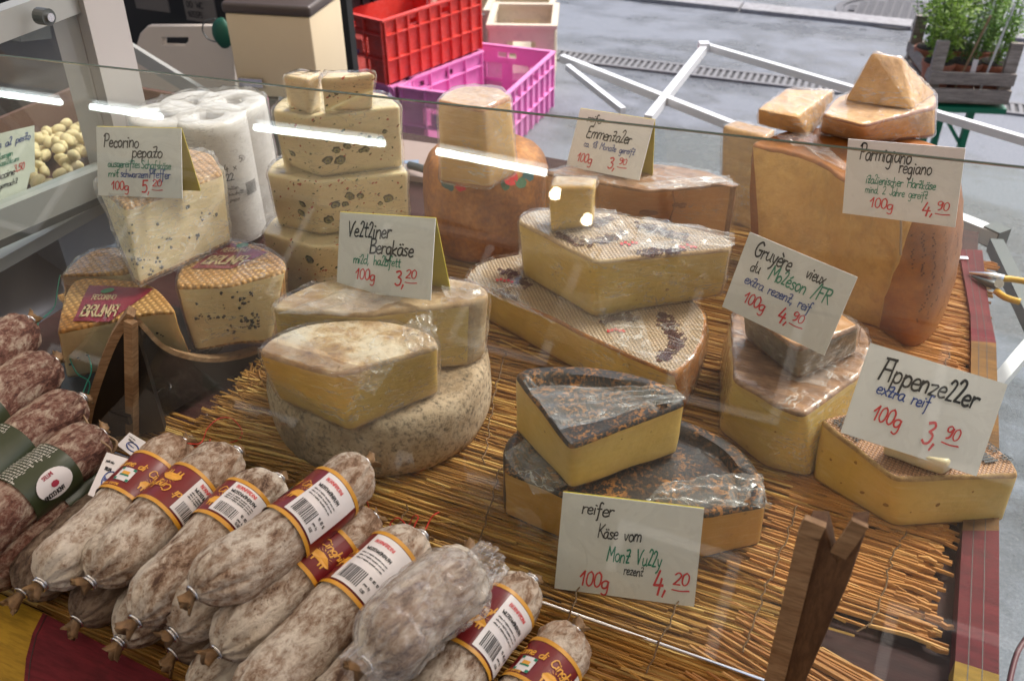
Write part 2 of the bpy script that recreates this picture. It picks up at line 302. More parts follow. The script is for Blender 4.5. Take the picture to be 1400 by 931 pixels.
def glass_mat(name, refl=1.0, dirt_haze=.03, tint=(.95, .98, .96)):
    m = D.materials.new(name); m.use_nodes = True; t = m.node_tree; t.nodes.clear(); N = t.nodes.new; L = t.links.new
    tr = N('ShaderNodeBsdfTransparent'); tr.inputs[0].default_value = (*tint, 1); gl = N('ShaderNodeBsdfGlossy'); gl.inputs['Roughness'].default_value = .0
    fr = N('ShaderNodeFresnel'); fr.inputs[0].default_value = 1.5; fm = N('ShaderNodeMath'); fm.operation = 'MULTIPLY'; fm.inputs[1].default_value = refl; ge = N('ShaderNodeNewGeometry'); bf = N('ShaderNodeMath'); bf.operation = 'SUBTRACT'; bf.inputs[0].default_value = 1; L(ge.outputs['Backfacing'], bf.inputs[1]); bm_ = N('ShaderNodeMath'); bm_.operation = 'MULTIPLY'; L(fr.outputs[0], bm_.inputs[0]); L(bf.outputs[0], bm_.inputs[1]); L(bm_.outputs[0], fm.inputs[0])
    tc = N('ShaderNodeTexCoord'); n2 = N('ShaderNodeTexNoise'); n2.inputs['Scale'].default_value = 6; n2.inputs['Detail'].default_value = 6; n2.inputs['Distortion'].default_value = 1.5; L(tc.outputs['Object'], n2.inputs['Vector'])
    r2 = N('ShaderNodeMapRange'); r2.inputs['From Min'].default_value = .45; r2.inputs['From Max'].default_value = .75; r2.inputs['To Min'].default_value = dirt_haze * .3; r2.inputs['To Max'].default_value = dirt_haze; L(n2.outputs['Fac'], r2.inputs['Value'])
    df = N('ShaderNodeBsdfDiffuse'); df.inputs[0].default_value = (.8, .8, .8, 1)
    m1 = N('ShaderNodeMixShader'); L(r2.outputs[0], m1.inputs[0]); L(tr.outputs[0], m1.inputs[1]); L(df.outputs[0], m1.inputs[2])
    m2 = N('ShaderNodeMixShader'); L(fm.outputs[0], m2.inputs[0]); L(m1.outputs[0], m2.inputs[1]); L(gl.outputs[0], m2.inputs[2])
    o = N('ShaderNodeOutputMaterial'); L(m2.outputs[0], o.inputs[0]); return m
GLASS = glass_mat('counter_glass', 1.7, .035)  # smears plus a pale veil painted in for the milky reflection
GLASS_EDGE = flat('glass_edge_green', (.10, .15, .13), .2)

# ------------------------------------------------------------------ handwriting (strokes on a 10-unit cap height)
G = {
'a': (6.2, ['5 4.4 3.4 5.1 1.3 4 .9 1.6 2.2 .1 4 .9 5 4.4', '5 4.6 4.9 1 6 .2']), 'b': (6, ['1.2 10 1 0', '1 3.3 3 5 5 3.6 4.6 .9 2.8 0 1 1']), 'c': (5, ['4.6 4.2 3 5 1.2 3.6 1.2 1.2 2.8 0 4.7 .8']),
'd': (6.2, ['5 4.3 3.2 5 1.2 3.8 1 1.3 2.4 0 4.2 1 5 3', '5.2 10 5 .2']), 'e': (5.4, ['1.2 2.6 4.5 3 4.2 4.7 2.6 5 1.1 3.4 1.2 1 2.8 0 4.8 .7']), 'f': (4.6, ['4.6 9.2 3.4 10 2.3 8.4 2.2 2 1.9 -3.4 1.2 -4', '.6 4.8 4 5']),
'g': (6, ['5 4.4 3.2 5 1.2 3.8 1.2 1.3 2.6 .2 4.4 1.2 5 4.4', '5 4.6 5 -2 3.6 -4 1.6 -3.2']), 'h': (6, ['1.3 10 1.1 0', '1.1 3 3 5 4.6 4 4.7 .2']), 'i': (2.8, ['1.4 4.8 1.3 .2', '1.5 7.2 1.7 7.4']), 'j': (3, ['2 4.8 1.8 -2 .4 -3.8', '2 7.2 2.2 7.4']),
'k': (5.6, ['1.2 9.6 1 0', '4.6 5 1.2 2.4 4.8 0']), 'l': (5, ['1 8.2 2.2 10 4 9 3.6 6 1.2 .4', '1.2 .4 4.2 .5']), 'm': (8.6, ['1.2 4.8 1 .1', '1.1 3.2 2.8 5 4.2 4 4.1 .1', '4.2 3 5.8 5 7.4 4 7.4 .1']), 'n': (6, ['1.2 4.9 1 .1', '1.1 3 3 5 4.7 4 4.8 .1']),
'o': (5.8, ['3.2 5 1.3 4 1.1 1.4 2.8 0 4.7 1.4 4.8 3.8 3.2 5']), 'p': (6, ['1.4 5 1 -3.8', '1.2 3.4 3 5 4.9 3.8 4.6 1 2.6 .2 1.2 1.4']), 'r': (4.6, ['1.2 5 1.1 .1', '1.1 3 2.6 4.8 4.4 4.6']), 's': (4.8, ['4.2 4.6 2.4 5 1.3 3.8 3.8 1.8 3.2 .2 1 .4']),
't': (5.2, ['.8 8.2 4.2 8.4 1.8 .8', '1.8 .6 4.4 .8', '1.2 4.8 4.6 5']), 'u': (6, ['1.2 4.9 1.2 1.2 2.6 0 4.6 1.4', '4.9 4.9 4.9 .8 5.8 .2']), 'v': (5.4, ['1 4.9 2.7 .1 4.8 5']), 'w': (7.6, ['1 4.9 2.2 .1 3.8 4 5.2 .1 7 5']), 'x': (5.6, ['1 4.9 4.8 .1', '4.9 5 .8 0']), 'y': (5.8, ['1.2 4.9 2.6 1 4 1.2', '5 4.9 3 -2 1 -4']), 'z': (5.4, ['1 4.7 4.8 4.9 1 .3', '1 .3 4.9 .3']),
'A': (8.4, ['1 0 2.4 9.4', '1.2 9.6 6.8 9.8', '6.2 9.8 6.4 .2', '1.8 4.8 6.4 5']), 'B': (7, ['1.5 9.8 1.2 0', '1.2 9.6 5 9.4 5.4 7 3 5.3 1.4 5', '3 5.2 6 4.4 5.6 .8 1.2 .2']), 'E': (7, ['5.8 9.6 2 9.4 1.6 5 1 .6 5.8 .2', '1.6 5.2 4.8 5.2']), 'F': (6.4, ['1.6 9.6 1.2 0', '1.4 9.4 6.2 9.6', '1.4 5.2 5 5.4']),
'G': (8, ['6.6 8.2 4.4 9.8 1.6 7.4 1.2 2.8 3.6 0 6.6 1.4 6.6 4.4', '4 4.4 7.4 4.5']), 'H': (7.6, ['1.4 9.6 1.2 0', '6.6 9.8 6.2 0', '1.3 5 6.4 5.2']), 'J': (6, ['5 9.8 4.8 2 3 .1 1 1.6', '2 9.7 6.4 9.8']), 'K': (7, ['1.5 9.8 1.3 0', '6.4 9.6 1.5 4.6', '2.6 5.4 6.6 .2']), 'M': (9, ['1 0 2 9.6', '2 9.6 4.6 4', '4.6 4 7.4 9.8', '7.4 9.8 7.8 .1']),
'P': (6.6, ['2 9.6 1.4 0', '.6 8 2.4 10 5.6 9.4 5.8 6 3.6 4.6 1.8 5']), 'R': (7, ['1.6 9.6 1.2 0', '1.4 9.4 5.2 9.2 5.2 6 1.6 5.2', '2.8 5.2 6.4 .1']), 'S': (7, ['6 8.6 4 9.9 1.6 8.2 3.2 5.6 5.8 3.4 4.4 .3 1.2 1']), 'V': (7.2, ['1 9.6 3.2 .2', '3.2 .2 5 7 6.8 9.8']), 'C': (7.4, ['6.4 8.4 4 9.8 1.6 7.4 1.2 2.6 3.8 .1 6.6 1.4']), 'D': (7.4, ['1.4 9.6 1.3 .1', '1.2 9.6 5.4 9 6.4 5 5 .8 1.3 .1']), 'I': (3.2, ['1.6 9.8 1.5 .1']), 'L': (6, ['1.4 9.8 1.3 .2', '1.3 .2 5.4 .2']), 'N': (8, ['1.3 0 1.5 9.7', '1.5 9.7 6.2 .2', '6.2 .2 6.5 9.8']), 'O': (8, ['4 9.8 1.4 7.4 1.3 2.6 4 .1 6.6 2.6 6.6 7.4 4 9.8']), 'T': (7, ['.6 9.6 6.4 9.7', '3.5 9.6 3.4 .1']), 'W': (10, ['1 9.7 3 .2', '3 .2 5 6.6', '5 6.6 7 .2', '7 .2 9 9.8']), 'U': (7.6, ['1.3 9.7 1.4 2.4 3.8 .1 6.2 2.6', '6.4 9.8 6.3 .1']), 'Z': (7, ['1 9.5 6.2 9.6 1 .3', '1 .3 6.4 .3']),
'0': (6, ['3.2 9.6 1.3 7.6 1.2 2.4 3 .2 4.9 2.4 4.9 7.4 3.2 9.6']), '1': (4.4, ['.4 5.6 3 9.6', '3 9.6 2.8 .2']), '2': (6, ['1 8 3 9.8 4.9 8 4 5 1 .4', '1 .4 5.2 .5']), '3': (6, ['1 9 3.6 9.8 4.8 8 2.8 5.6', '2.8 5.6 5.2 4.2 4.6 1 2.4 .1 .8 1.2']), '4': (6.4, ['3 9.8 .9 3.4', '.9 3.4 5.8 3.6', '4.6 6.4 3.8 -.6']), '5': (6.2, ['5.6 9.6 1.8 9.5', '1.8 9.5 1.4 5.6', '1.4 5.4 3.8 6.2 5.2 3.6 3.8 .6 1 .6']),
'7': (6, ['.8 9.5 5.2 9.6 2.2 .1', '1.6 5 5 5.2']), '8': (6, ['4.8 8 3 9.8 1.2 8 3 5.4 5 2.6 3 .1 1.1 2.4 3 5.4 4.8 8']), '9': (6, ['4.8 8 3 9.7 1.2 8 1.6 5.6 3.4 5.4 4.8 8', '4.9 8.4 4.4 2 2.4 .2']), '6': (6, ['4.6 9.4 2 7 1.2 3 2.8 .2 4.8 1.8 4.4 4.4 1.6 4']),
',': (2.6, ['1.8 .8 .9 -1.8']), '.': (2.4, ['1.2 .4 1.4 .1']), '/': (5, ['4.6 10.4 .6 -.6']), '_': (6, ['.4 .2 3 -.3 5.6 .4']), '-': (4, ['.8 3 3.4 3.1']), ' ': (4, []), ':': (2.4, ['1.2 .4 1.4 .1', '1.2 3.6 1.4 3.3']),
}
G['†'] = (4.4, ['2.2 8.6 2 1 3.6 .3', '.6 5.6 4 5.8']); G['ä'] = (6.2, G['a'][1] + ['2 7 2.2 7.3', '4.2 7.2 4.4 7.5']); G['é'] = (5.4, G['e'][1] + ['2.6 6.4 4.4 8']); G['è'] = (5.4, G['e'][1] + ['4 6.4 2.2 8'])
def twidth(text, h, tight=.88, space=1.0):
    return sum(G[c][0] * h / 10 * (tight if c != ' ' else space * 1.5) for c in text if c in G)
def write(mb, text, x, y, h, fn, w=None, slant=.1, mi=0, rnd=.25, space=1.0, tight=.88):
    """write text with its baseline start at (x, y); fn maps flat coordinates to a point"""
    s = h / 10; w = w or h * .1; rs = random.Random(hash(text) & 255)
    rs = random.Random(len(text) * 7 + ord((text or ' ')[0]))
    for ch in text:
        if ch not in G: x += 4 * s; continue
        adv, strokes = G[ch]; jy = rs.uniform(-rnd, rnd) * s * 1.5; js = 1 + rs.uniform(-.06, .06)
        for st in strokes:
            n = [float(t) for t in st.split()]; pts = [Vector((n[i], n[i + 1], 0)) for i in range(0, len(n), 2)]
            pts = [Vector(((p.x + p.y * slant) * s * js + x, p.y * s * js + y + jy, 0)) for p in pts]
            if len(pts) > 2: pts = catmull(pts, 4)
            vs = []; fs = []; w_ = w; wv0 = rs.uniform(.8, 1.2); wv1 = rs.uniform(.75, 1.15)
            if (pts[-1] - pts[0]).length < w * .6 and len(pts) == 2: pts[1] = pts[0] + Vector((w * .7, -w * .2, 0))
            for i, p in enumerate(pts):
                d = (pts[min(i + 1, len(pts) - 1)] - pts[max(i - 1, 0)])
                if d.length < 1e-9: d = Vector((1, 0, 0))
                d.normalize(); q = p + (d * w * .35 * (1 if i == len(pts) - 1 else -1) if i in (0, len(pts) - 1) else Vector((0, 0, 0)))
                nn = Vector((-d.y, d.x, 0)) * w / 2 * (wv0 + (wv1 - wv0) * i / max(1, len(pts) - 1))
                vs += [fn(*(q + nn).xy), fn(*(q - nn).xy)]
                if i: fs.append((2 * i - 2, 2 * i - 1, 2 * i + 1, 2 * i))
            mb.add(vs, fs, mi)
        x += adv * s * (tight if ch != ' ' else space * 1.5)
    return x

# ------------------------------------------------------------------ cheese builder
CHEESE = {}
def resample(pts, kinds, ds):
    out, ok = [], []
    n = len(pts)
    for i in range(n):
        a, b = pts[i], pts[(i + 1) % n]; L = (b - a).length; k = max(1, int(L / ds))
        for j in range(k): out.append(a.lerp(b, j / k)); ok.append(kinds[i])
    return out, ok
def round_poly(A, passes):
    n = len(A)
    for _ in range(passes): A = [A[i] * .5 + (A[i - 1] + A[(i + 1) % n]) * .25 for i in range(n)]
    return A
def prism(name, verts, z0, z1, mats, parent=None, ds=.006, nz=9, bulge=.0, edge=.003, amp=.0012, fq=28, topfn=None, rnd=2, inflate=0.0, origin=None, crink=0.0, seed=0., botcap=True, local_mi=None, sag=0.0):
    """verts: list of (top point, bottom point or None, kind) - kind 'c' = cut face follows, 'r' = rind follows.
    mats = [paste, rind side, top, bottom]"""
    T = [Vector(v[0]) for v in verts]; B = [Vector(v[1]) if v[1] is not None else Vector((v[0][0], v[0][1], z0)) for v in verts]; K = [v[2] for v in verts]
    # arc-smooth rind runs
    T2, B2, K2 = [], [], []; n = len(T)
    for i in range(n):
        if K[i] == 'r':
            p0 = T[i - 1] if K[i - 1] == 'r' else T[i]; p3 = T[(i + 2) % n] if K[(i + 1) % n] == 'r' else T[(i + 1) % n]
            q0 = B[i - 1] if K[i - 1] == 'r' else B[i]; q3 = B[(i + 2) % n] if K[(i + 1) % n] == 'r' else B[(i + 1) % n]
            for s in range(5):
                t = s / 5
                f = lambda a, b, c, d: .5 * ((2 * b) + (c - a) * t + (2 * a - 5 * b + 4 * c - d) * t * t + (3 * b - a - 3 * c + d) * t ** 3)
                T2.append(f(p0, T[i], T[(i + 1) % n], p3)); B2.append(f(q0, B[i], B[(i + 1) % n], q3)); K2.append('r')
        else: T2.append(T[i]); B2.append(B[i]); K2.append('c')
    # resample both alike
    A_, Bo, KK = [], [], []; n = len(T2)
    for i in range(n):
        L = (T2[(i + 1) % n] - T2[i]).length; k = max(1, int(L / ds))
        for j in range(k): A_.append(T2[i].lerp(T2[(i + 1) % n], j / k)); Bo.append(B2[i].lerp(B2[(i + 1) % n], j / k)); KK.append(K2[i])
    A_, Bo = round_poly(A_, rnd), round_poly(Bo, rnd); n = len(A_)
    ca = sum(A_, Vector()) / n; cb = sum(Bo, Vector()) / n
    def nor(Q):
        o = []
        for i in range(n):
            d = Q[(i + 1) % n] - Q[i - 1]; o.append(Vector((d.y, -d.x, 0)).normalized() if d.length > 1e-9 else Vector((0, 0, 0)))
        s = sum((o[i].dot(Q[i] - (sum(Q, Vector()) / n)) for i in range(n)))
        return [x * (1 if s > 0 else -1) for x in o]
    NA = nor(A_); NB = nor(Bo)
    H = z1 - z0; rings = []  # (list of pts, zone)
    def ring(t, inset, zoff=0.0):
        o = []
        for i in range(n):
            p = Bo[i].lerp(A_[i], t); nn = NB[i].lerp(NA[i], t)
            b = (bulge * (1 - (2 * t - 1) ** 2) if KK[i] == 'r' else sag * (1 - (2 * t - 1) ** 2))
            o.append(p + nn * (b - inset + inflate) + Vector((0, 0, zoff)))
        return o
    e = edge; rings.append((ring(0, e * 2.2 + .004, -0.0 - inflate), 3)); rings.append((ring(0, e, -inflate), 3)); rings.append((ring(min(.3, e * .6 / H), e * .3), 1))
    for i in range(nz + 1):
        t = (e * 1.6 / H) + (1 - 3.2 * e / H) * i / nz; rings.append((ring(t, 0), 0 if 0 < i < nz + 0 else 0))
    rings.append((ring(1 - e * .6 / H, e * .3), 1)); rings.append((ring(1, e, inflate), 2))
    rr = ring(1, e * 2.0, inflate); rings.append((rr, 2))
    K_ = max(4, int(max((p - ca).length for p in A_) / (ds * 1.6)))
    for k in range(1, K_):
        f = k / K_; rings.append(([p.lerp(ca + Vector((0, 0, inflate)), f) for p in rr], 2))
    vs, fs, mi = [], [], []
    for q, z in rings: vs += q
    nr = len(rings)
    for j in range(nr - 1):
        za, zb = rings[j][1], rings[j + 1][1]
        for i in range(n):
            fs.append((j * n + i, j * n + (i + 1) % n, (j + 1) * n + (i + 1) % n, (j + 1) * n + i))
            if za == 2: m = 2
            elif zb == 3: m = 3
            elif za == 0 and zb == 0: m = 0 if KK[i] == 'c' else 1
            else: m = 1 if zb != 2 else 1
            mi.append(m)
    top_c = len(vs); vs.append(ca + Vector((0, 0, inflate))); bot_c = len(vs); vs.append(cb + Vector((0, 0, -inflate)))
    for i in range(n):
        fs.append(((nr - 1) * n + i, (nr - 1) * n + (i + 1) % n, top_c)); mi.append(2)
        if botcap: fs.append(((i + 1) % n, i, bot_c)); mi.append(3)
    rind_pts = [A_[i] for i in range(n) if KK[i] == 'r']
    for j in range(len(vs)):
        v = vs[j]
        if topfn and j >= (nr - K_) * n and j != bot_c:
            d = min((v - p).length for p in rind_pts[::2]); v = v + Vector((0, 0, topfn(d, v)))
        nz_ = noise.noise_vector(v * fq + Vector((seed, seed * 2, 3))) * amp
        if crink:
            q = v * 34 + Vector((seed, 5, seed)); a = 1 - abs(noise.noise(Vector((q.x, q.y, q.z * .5)))) * 2.4; b = 1 - abs(noise.noise(q * 2.3)) * 2
            dirc = Vector((v.x - ca.x, v.y - ca.y, 0)).normalized() * .7 + Vector((0, 0, .7 if v.z > z1 - .004 else .0))
            nz_ = nz_ + dirc * crink * (max(0, a) ** 2 + .5 * max(0, b) ** 2)
        vs[j] = v + nz_
    # orientation
    o = mk(name, vs, fs, mats, parent, mi, smooth=True, origin=origin, sharp=55)
    at = o.data.attributes.new('rindness', 'FLOAT', 'POINT'); vals = []
    for v in vs: d_ = min(max(v.z - z0, 0), max(z1 - v.z, 0)); vals.append(math.exp(-d_ / .0055))
    at.data.foreach_set('value', vals)
    bm = bmesh.new(); bm.from_mesh(o.data); bmesh.ops.recalc_face_normals(bm, faces=bm.faces); bm.to_mesh(o.data); bm.free()
    return o
def rbox(name, base, z0, z1, mat, parent, bev=.006, mats=None):
    """bevelled block on a four point base"""
    bm = bmesh.new(); lo = [bm.verts.new((p.x, p.y, z0)) for p in base]; hi = [bm.verts.new((p.x, p.y, z1)) for p in base]; n = len(base)
    bm.faces.new(lo); bm.faces.new(hi)
    for i in range(n): bm.faces.new((lo[i], lo[(i + 1) % n], hi[(i + 1) % n], hi[i]))
    bmesh.ops.recalc_face_normals(bm, faces=bm.faces[:]); bmesh.ops.bevel(bm, geom=bm.edges[:], offset=bev, segments=3, affect='EDGES', profile=.5)
    vs = [v.co.copy() for v in bm.verts]; fs = [tuple(v.index for v in f.verts) for f in bm.faces]; bm.free(); return mk(name, vs, fs, mat, parent, smooth=True, sharp=35)
def V3(lst, z1, z0):
    """[(px,py,kind) or (px,py,kind,bx,by)] -> world points"""
    out = []
    for t in lst:
        out.append((P(t[0], t[1], z1), P(t[3], t[4], z0) if len(t) > 3 else None, t[2]))
    return out
def cheese(lst, z0, z1, mats, label, cat='cheese', group=None, name='cheese_wedge', film=None, crink=.003, **k):
    vs = V3(lst, z1, z0); c = sum((v[0] for v in vs), Vector()) / len(vs); loc = (c.x, c.y, z0)
    t = thing(name, label, cat, loc, group)
    body = prism('cheese_body', vs, z0, z1, mats, t, **k)
    if film:
        k2 = dict(k); k2.pop('topfn', None); k2.update(inflate=.0016, crink=crink, amp=.0008, ds=.005, edge=.003, botcap=False, rnd=1)
        f = prism('cling_film', vs, z0 + .0022, z1, [film] * 4, t, **k2)
    return t
def bvh(o):
    q = o; off = Vector()
    while q is not None: off += WO.get(q.name, Vector()); q = q.parent
    me = o.data
    return BVHTree.FromPolygons([v.co + off for v in me.vertices], [tuple(p.vertices) for p in me.polygons])
def child(t, name):
    for c in t.children:
        if c.name.split('.')[0] == name: return c
CAMP = Vector((0, 0, CAMZ))
def on(tree, px, py):
    d = Vector(ray(px, py)).normalized(); h = tree.ray_cast(CAMP, d)
    return h[0], h[1]
def disc_on(mb, p, n, r, k=8, mi=0, off=.0004, sx=1.0, dome=.25, jag=.15, rs=random):
    u = n.orthogonal().normalized(); v = n.cross(u); a0 = rs.uniform(0, 6.28); vs = []
    for i in range(k):
        a = 2 * math.pi * i / k; q = r * (1 + rs.uniform(-jag, jag)); vs.append(p + n * off + (u * math.cos(a + a0) * q * sx + v * math.sin(a + a0) * q))
    for i in range(k): vs.append((vs[i] - p) * .55 + p + n * r * dome)
    c = p + n * (off + r * dome * 1.15); vs.append(c)
    fs = [(i, (i + 1) % k, k + (i + 1) % k, k + i) for i in range(k)] + [(k + i, k + (i + 1) % k, 2 * k) for i in range(k)]
    mb.add(vs, fs, mi)

# ================================================================== THE SETTING
def street():
    q = NM('wet_asphalt'); a = q.noise(.8, 7, .66, stretch=(.8, 2.0, 1), dist=.5); b = q.noise(5, 6, .7); g = q.noise(130, 5, .85); st = q.noise(70, 3, .6)
    w = q.math('ADD', q.math('MULTIPLY', a, .7), q.math('MULTIPLY', b, .3)); dry = q.ramp(w, [(.46, 0), (.53, 1)])
    c = q.mix(q.ramp(g, [(.35, 0), (.68, 1)]), (.05, .056, .066), (.15, .165, .19)); c2 = q.mix(q.ramp(g, [(.3, 0), (.6, 1)]), (.12, .135, .16), (.22, .24, .28))
    c = q.mix(dry, c, c2); c = q.mix(q.math('MULTIPLY', q.ramp(st, [(.6, 0), (.72, 1)]), .35), c, (.42, .43, .45))
    q.col(c); q.l(q.ramp(w, [(.40, .10), (.46, .32), (.52, .62)]), q.b.inputs['Roughness']); q.bump(g, .7, .006)
    return q.m
STREET = street()
xs = [-60, -20, -8, -4, -2, 0, 2, 6, 20, 60]; ys = [-30, -5, 0, 2, 4, 6, 10, 25, 80]
zz = -.8
mk('street', [(x, y, zz) for y in ys for x in xs], [(j * len(xs) + i, j * len(xs) + i + 1, (j + 1) * len(xs) + i + 1, (j + 1) * len(xs) + i) for j in range(len(ys) - 1) for i in range(len(xs) - 1)], STREET)['kind'] = 'structure'
# row of kerb stones and the pavement beyond it
k = thing('kerb', 'row of pale granite kerb stones set flush along the street', 'kerb', (-1, 5.75, zz)); k['kind'] = 'structure'; del k['category']
KERB = crust('granite_kerb', [(.3, (.24, .24, .25)), (.6, (.36, .36, .38)), (.8, (.44, .44, .46))], 30, 6, .7, .3, fine=200)
x = -7.0
p1, p2 = P(820, -4, zz), P(1300, 47, zz); dk = (p2 - p1).normalized(); nk = Vector((-dk.y, dk.x, 0))
s_ = -7.0
while s_ < 5:
    L_ = random.uniform(.75, 1.15); c = p1 + dk * (s_ + L_ / 2) + nk * .06; mb = MB()
    mb.box(c + Vector((0, 0, .006 + random.uniform(0, .004))), L_ - .012, .15, .03, Matrix.Rotation(math.atan2(dk.y, dk.x), 3, 'Z')); mb.build('kerb_stone', KERB, k); s_ += L_
# slotted drain channel
d1, d2 = P(770, 78, zz), P(1400, 152, zz); dd = (d2 - d1).normalized(); nd = Vector((-dd.y, dd.x, 0)); ro = Matrix.Rotation(math.atan2(dd.y, dd.x), 3, 'Z')
t = thing('drain_channel', 'slotted concrete drain channel crossing the wet street', 'drain', d1); t['kind'] = 'structure'; del t['category']
mb = MB(); L_ = (d2 - d1).length; mb.box((d1 + d2) / 2 + nd * .0 + Vector((0, 0, .002)), L_ * 2.2, .15, .004, ro); mb.build('channel_bed', flat('drain_dark', (.03, .03, .032), .6), t)
DR = flat('drain_concrete', (.19, .19, .20), .7, nz=.3, sc=60); mb = MB()
for sgn in (-1, 1): mb.box((d1 + d2) / 2 + nd * .066 * sgn + Vector((0, 0, .006)), L_ * 2.2, .022, .010, ro)
mb.build('channel_edge', DR, t)
mb = MB(); s_ = -L_ * .6
while s_ < L_ * 1.6: mb.box(d1 + dd * s_ + Vector((0, 0, .0055)), .017, .106, .008, ro); s_ += .034
tag(mb.build('channel_slat', DR, t), kind='stuff')
# manhole cover
mc = P(1225, 19, zz); mb = MB(); n = 40
for r0, r1, h in ((0, .30, .004), (.31, .35, .010)):
    vs = []; fs = []
    for i in range(n):
        a = 2 * math.pi * i / n; vs += [(mc.x + math.cos(a) * r0, mc.y + math.sin(a) * r0, zz + h), (mc.x + math.cos(a) * r1, mc.y + math.sin(a) * r1, zz + h)]
    fs = [(2 * i, 2 * i + 1, (2 * i + 3) % (2 * n), (2 * i + 2) % (2 * n)) for i in range(n)]; mb.add(vs, fs)
for i in range(-5, 6):
    for j in range(-5, 6):
        if i * i + j * j < 28: mb.box((mc.x + i * .05, mc.y + j * .05, zz + .008), .034, .034, .01)
tag(mb.build('manhole_cover', flat('manhole_iron', (.12, .12, .13), .6, .3), None, origin=mc), 'round cast iron manhole cover in the asphalt beyond the kerb', 'manhole cover')

# ------------------------------------------------------------------ stall: table, painted boards
ZT = -.012
table = thing('market_table', 'dark burgundy market stall table under the reed mats with painted red and yellow rim', 'table', (-.4, .9, -.05))
mb = MB(); X0, X1, Y0, Y1 = -1.12, .165, .33, 1.62
mb.box(((X0 + X1) / 2, (Y0 + Y1) / 2, ZT - .012), X1 - X0, Y1 - Y0, .02); mb.build('table_top', TABLEB, table)
for x, y in ((-1.05, .45), (.08, .45), (-1.05, 1.5), (.08, 1.5)):
    mb = MB(); mb.box((x, y, -.41), .05, .05, .76); mb.build('leg', WOODD, table)
def slab(name, pts, z, th, mat, par):
    n = len(pts); vs = [Vector((p.x, p.y, z)) for p in pts] + [Vector((p.x, p.y, z - th)) for p in pts]
    return mk(name, vs, [tuple(range(n)), tuple(reversed(range(n, 2 * n)))] + [(i, n + i, n + (i + 1) % n, (i + 1) % n) for i in range(n)], mat, par)
def QZ(l, z): return [P(a, b, z) for a, b in l]
zr = .008
# right rim, outer and inner edges by height in the photo
IN = [(1311, 341), (1321, 395), (1327, 430), (1328, 466), (1326, 600), (1316, 725), (1306, 903), (1300, 960), (1290, 1100)]
OUT = [(1343, 342), (1349, 395), (1354, 430), (1362, 469), (1366, 600), (1366, 725), (1366, 922), (1366, 980), (1362, 1100)]
for a, b, m in ((0, 3, PAINT_R), (3, 5, PAINT_O), (5, 6, PAINT_R), (6, 8, PAINT_Y)):
    o = slab('rim_board', QZ(IN[a:b + 1], zr) + QZ(list(reversed(OUT[a:b + 1])), zr), zr, .05, m, table)
for f in (.30, .62):
    mb = MB()
    for i in range(len(IN) - 1):
        A = P(*IN[i], zr).lerp(P(*OUT[i], zr), f); B = P(*IN[i + 1], zr).lerp(P(*OUT[i + 1], zr), f); mb.bar(A, B, .0007, .0006)
    mb.build('seam', DARKP, table)
mb = MB(); c = P(1317, 354, zr); mb.box(c + Vector((0, 0, .001)), .014, .009, .003, Matrix.Rotation(.3, 3, 'Z')); mb.build('nail_head', METAL, table)
# front rim
bd = [(59, 838), (45, 866), (36, 900), (33, 935), (34, 1010)]
f0 = [(-330, 680), (-150, 752), (0, 811)]
fa = QZ(f0 + bd, zr) + QZ([(-330, 1010)], zr); slab('rim_board', fa, zr, .05, PAINT_Y, table)
fb = QZ(bd, zr) + QZ([(300, 1060), (420, 1010), (330, 976), (240, 933), (150, 886)], zr); slab('rim_board', fb, zr + .001, .05, PAINT_R, table)
mb = MB(); e = QZ([(64, 842), (50, 870), (42, 905), (39, 935), (40, 1010)], zr)
for a, b in zip(e[:-1], e[1:]): mb.bar(a + Vector((0, 0, .001)), b + Vector((0, 0, .001)), .0008, .0006)
mb.build('seam', DARKP, table)

# ------------------------------------------------------------------ reed mats
def reeds(mb, x0, x1, y0, y1, z, ang=0.0, row=.0042, seg=(.18, .45), rr=(.0014, .0026), jit=.02, endr=.02, rs=random):
    c, s = math.cos(ang), math.sin(ang); ox, oy = (x0 + x1) / 2, (y0 + y1) / 2
    y = y0
    while y < y1:
        x = x0 + rs.uniform(-endr, endr)
        xe = x1 + rs.uniform(-endr, endr)
        while x < xe - .01:
            L = min(rs.uniform(*seg), xe - x); r = rs.uniform(*rr); a = ang + rs.gauss(0, jit)
            zc = z + rs.uniform(0, .0035); q = []
            bend = rs.gauss(0, .002)
            for k in range(3):
                t = k / 2; px_ = x + L * t - ox; py_ = y - oy + (bend if k == 1 else 0) + (t - .5) * L * rs.gauss(0, jit)
                q.append(Vector((ox + px_ * c - py_ * s, oy + px_ * s + py_ * c, zc + rs.uniform(-.0008, .0012))))
            mb.tube(q, [r * rs.uniform(.75, 1), r, r * rs.uniform(.7, 1)], 5)
            x += L - rs.uniform(-.004, .02)
        y += row * rs.uniform(.6, 1.25)
def stitches(name, lines, par, z):
    for ln in lines:
        pts = [P(a, b, z) for a, b in ln]; mb = MB(); fine = []
        for a, b in zip(pts[:-1], pts[1:]):
            k = max(2, int((b - a).length / .008))
            for i in range(k): fine.append(a.lerp(b, i / k) + Vector((random.gauss(0, .0015), 0, .0008 if i % 2 else -.001)))
        mb.tube(fine, .0009, 4); mb.build(name, TWINE, par)
mat1 = thing('reed_mat', 'straw coloured woven reed mat lying under the cheeses in the middle of the stall', 'reed mat', (-.35, .8, ZT))
mb = MB(); rs = random.Random(3)
reeds(mb, -.70, .02, .345, 1.50, ZT + .001, ang=.0, row=.0036, rr=(.0018, .0024), jit=.012, rs=rs)
reeds(mb, -.705, .015, .345, 1.50, ZT + .004, ang=-.015, row=.0036, rs=rs); reeds(mb, -.70, .012, .345, 1.50, ZT + .0075, ang=.01, row=.006, rr=(.001, .0022), jit=.035, rs=rs)
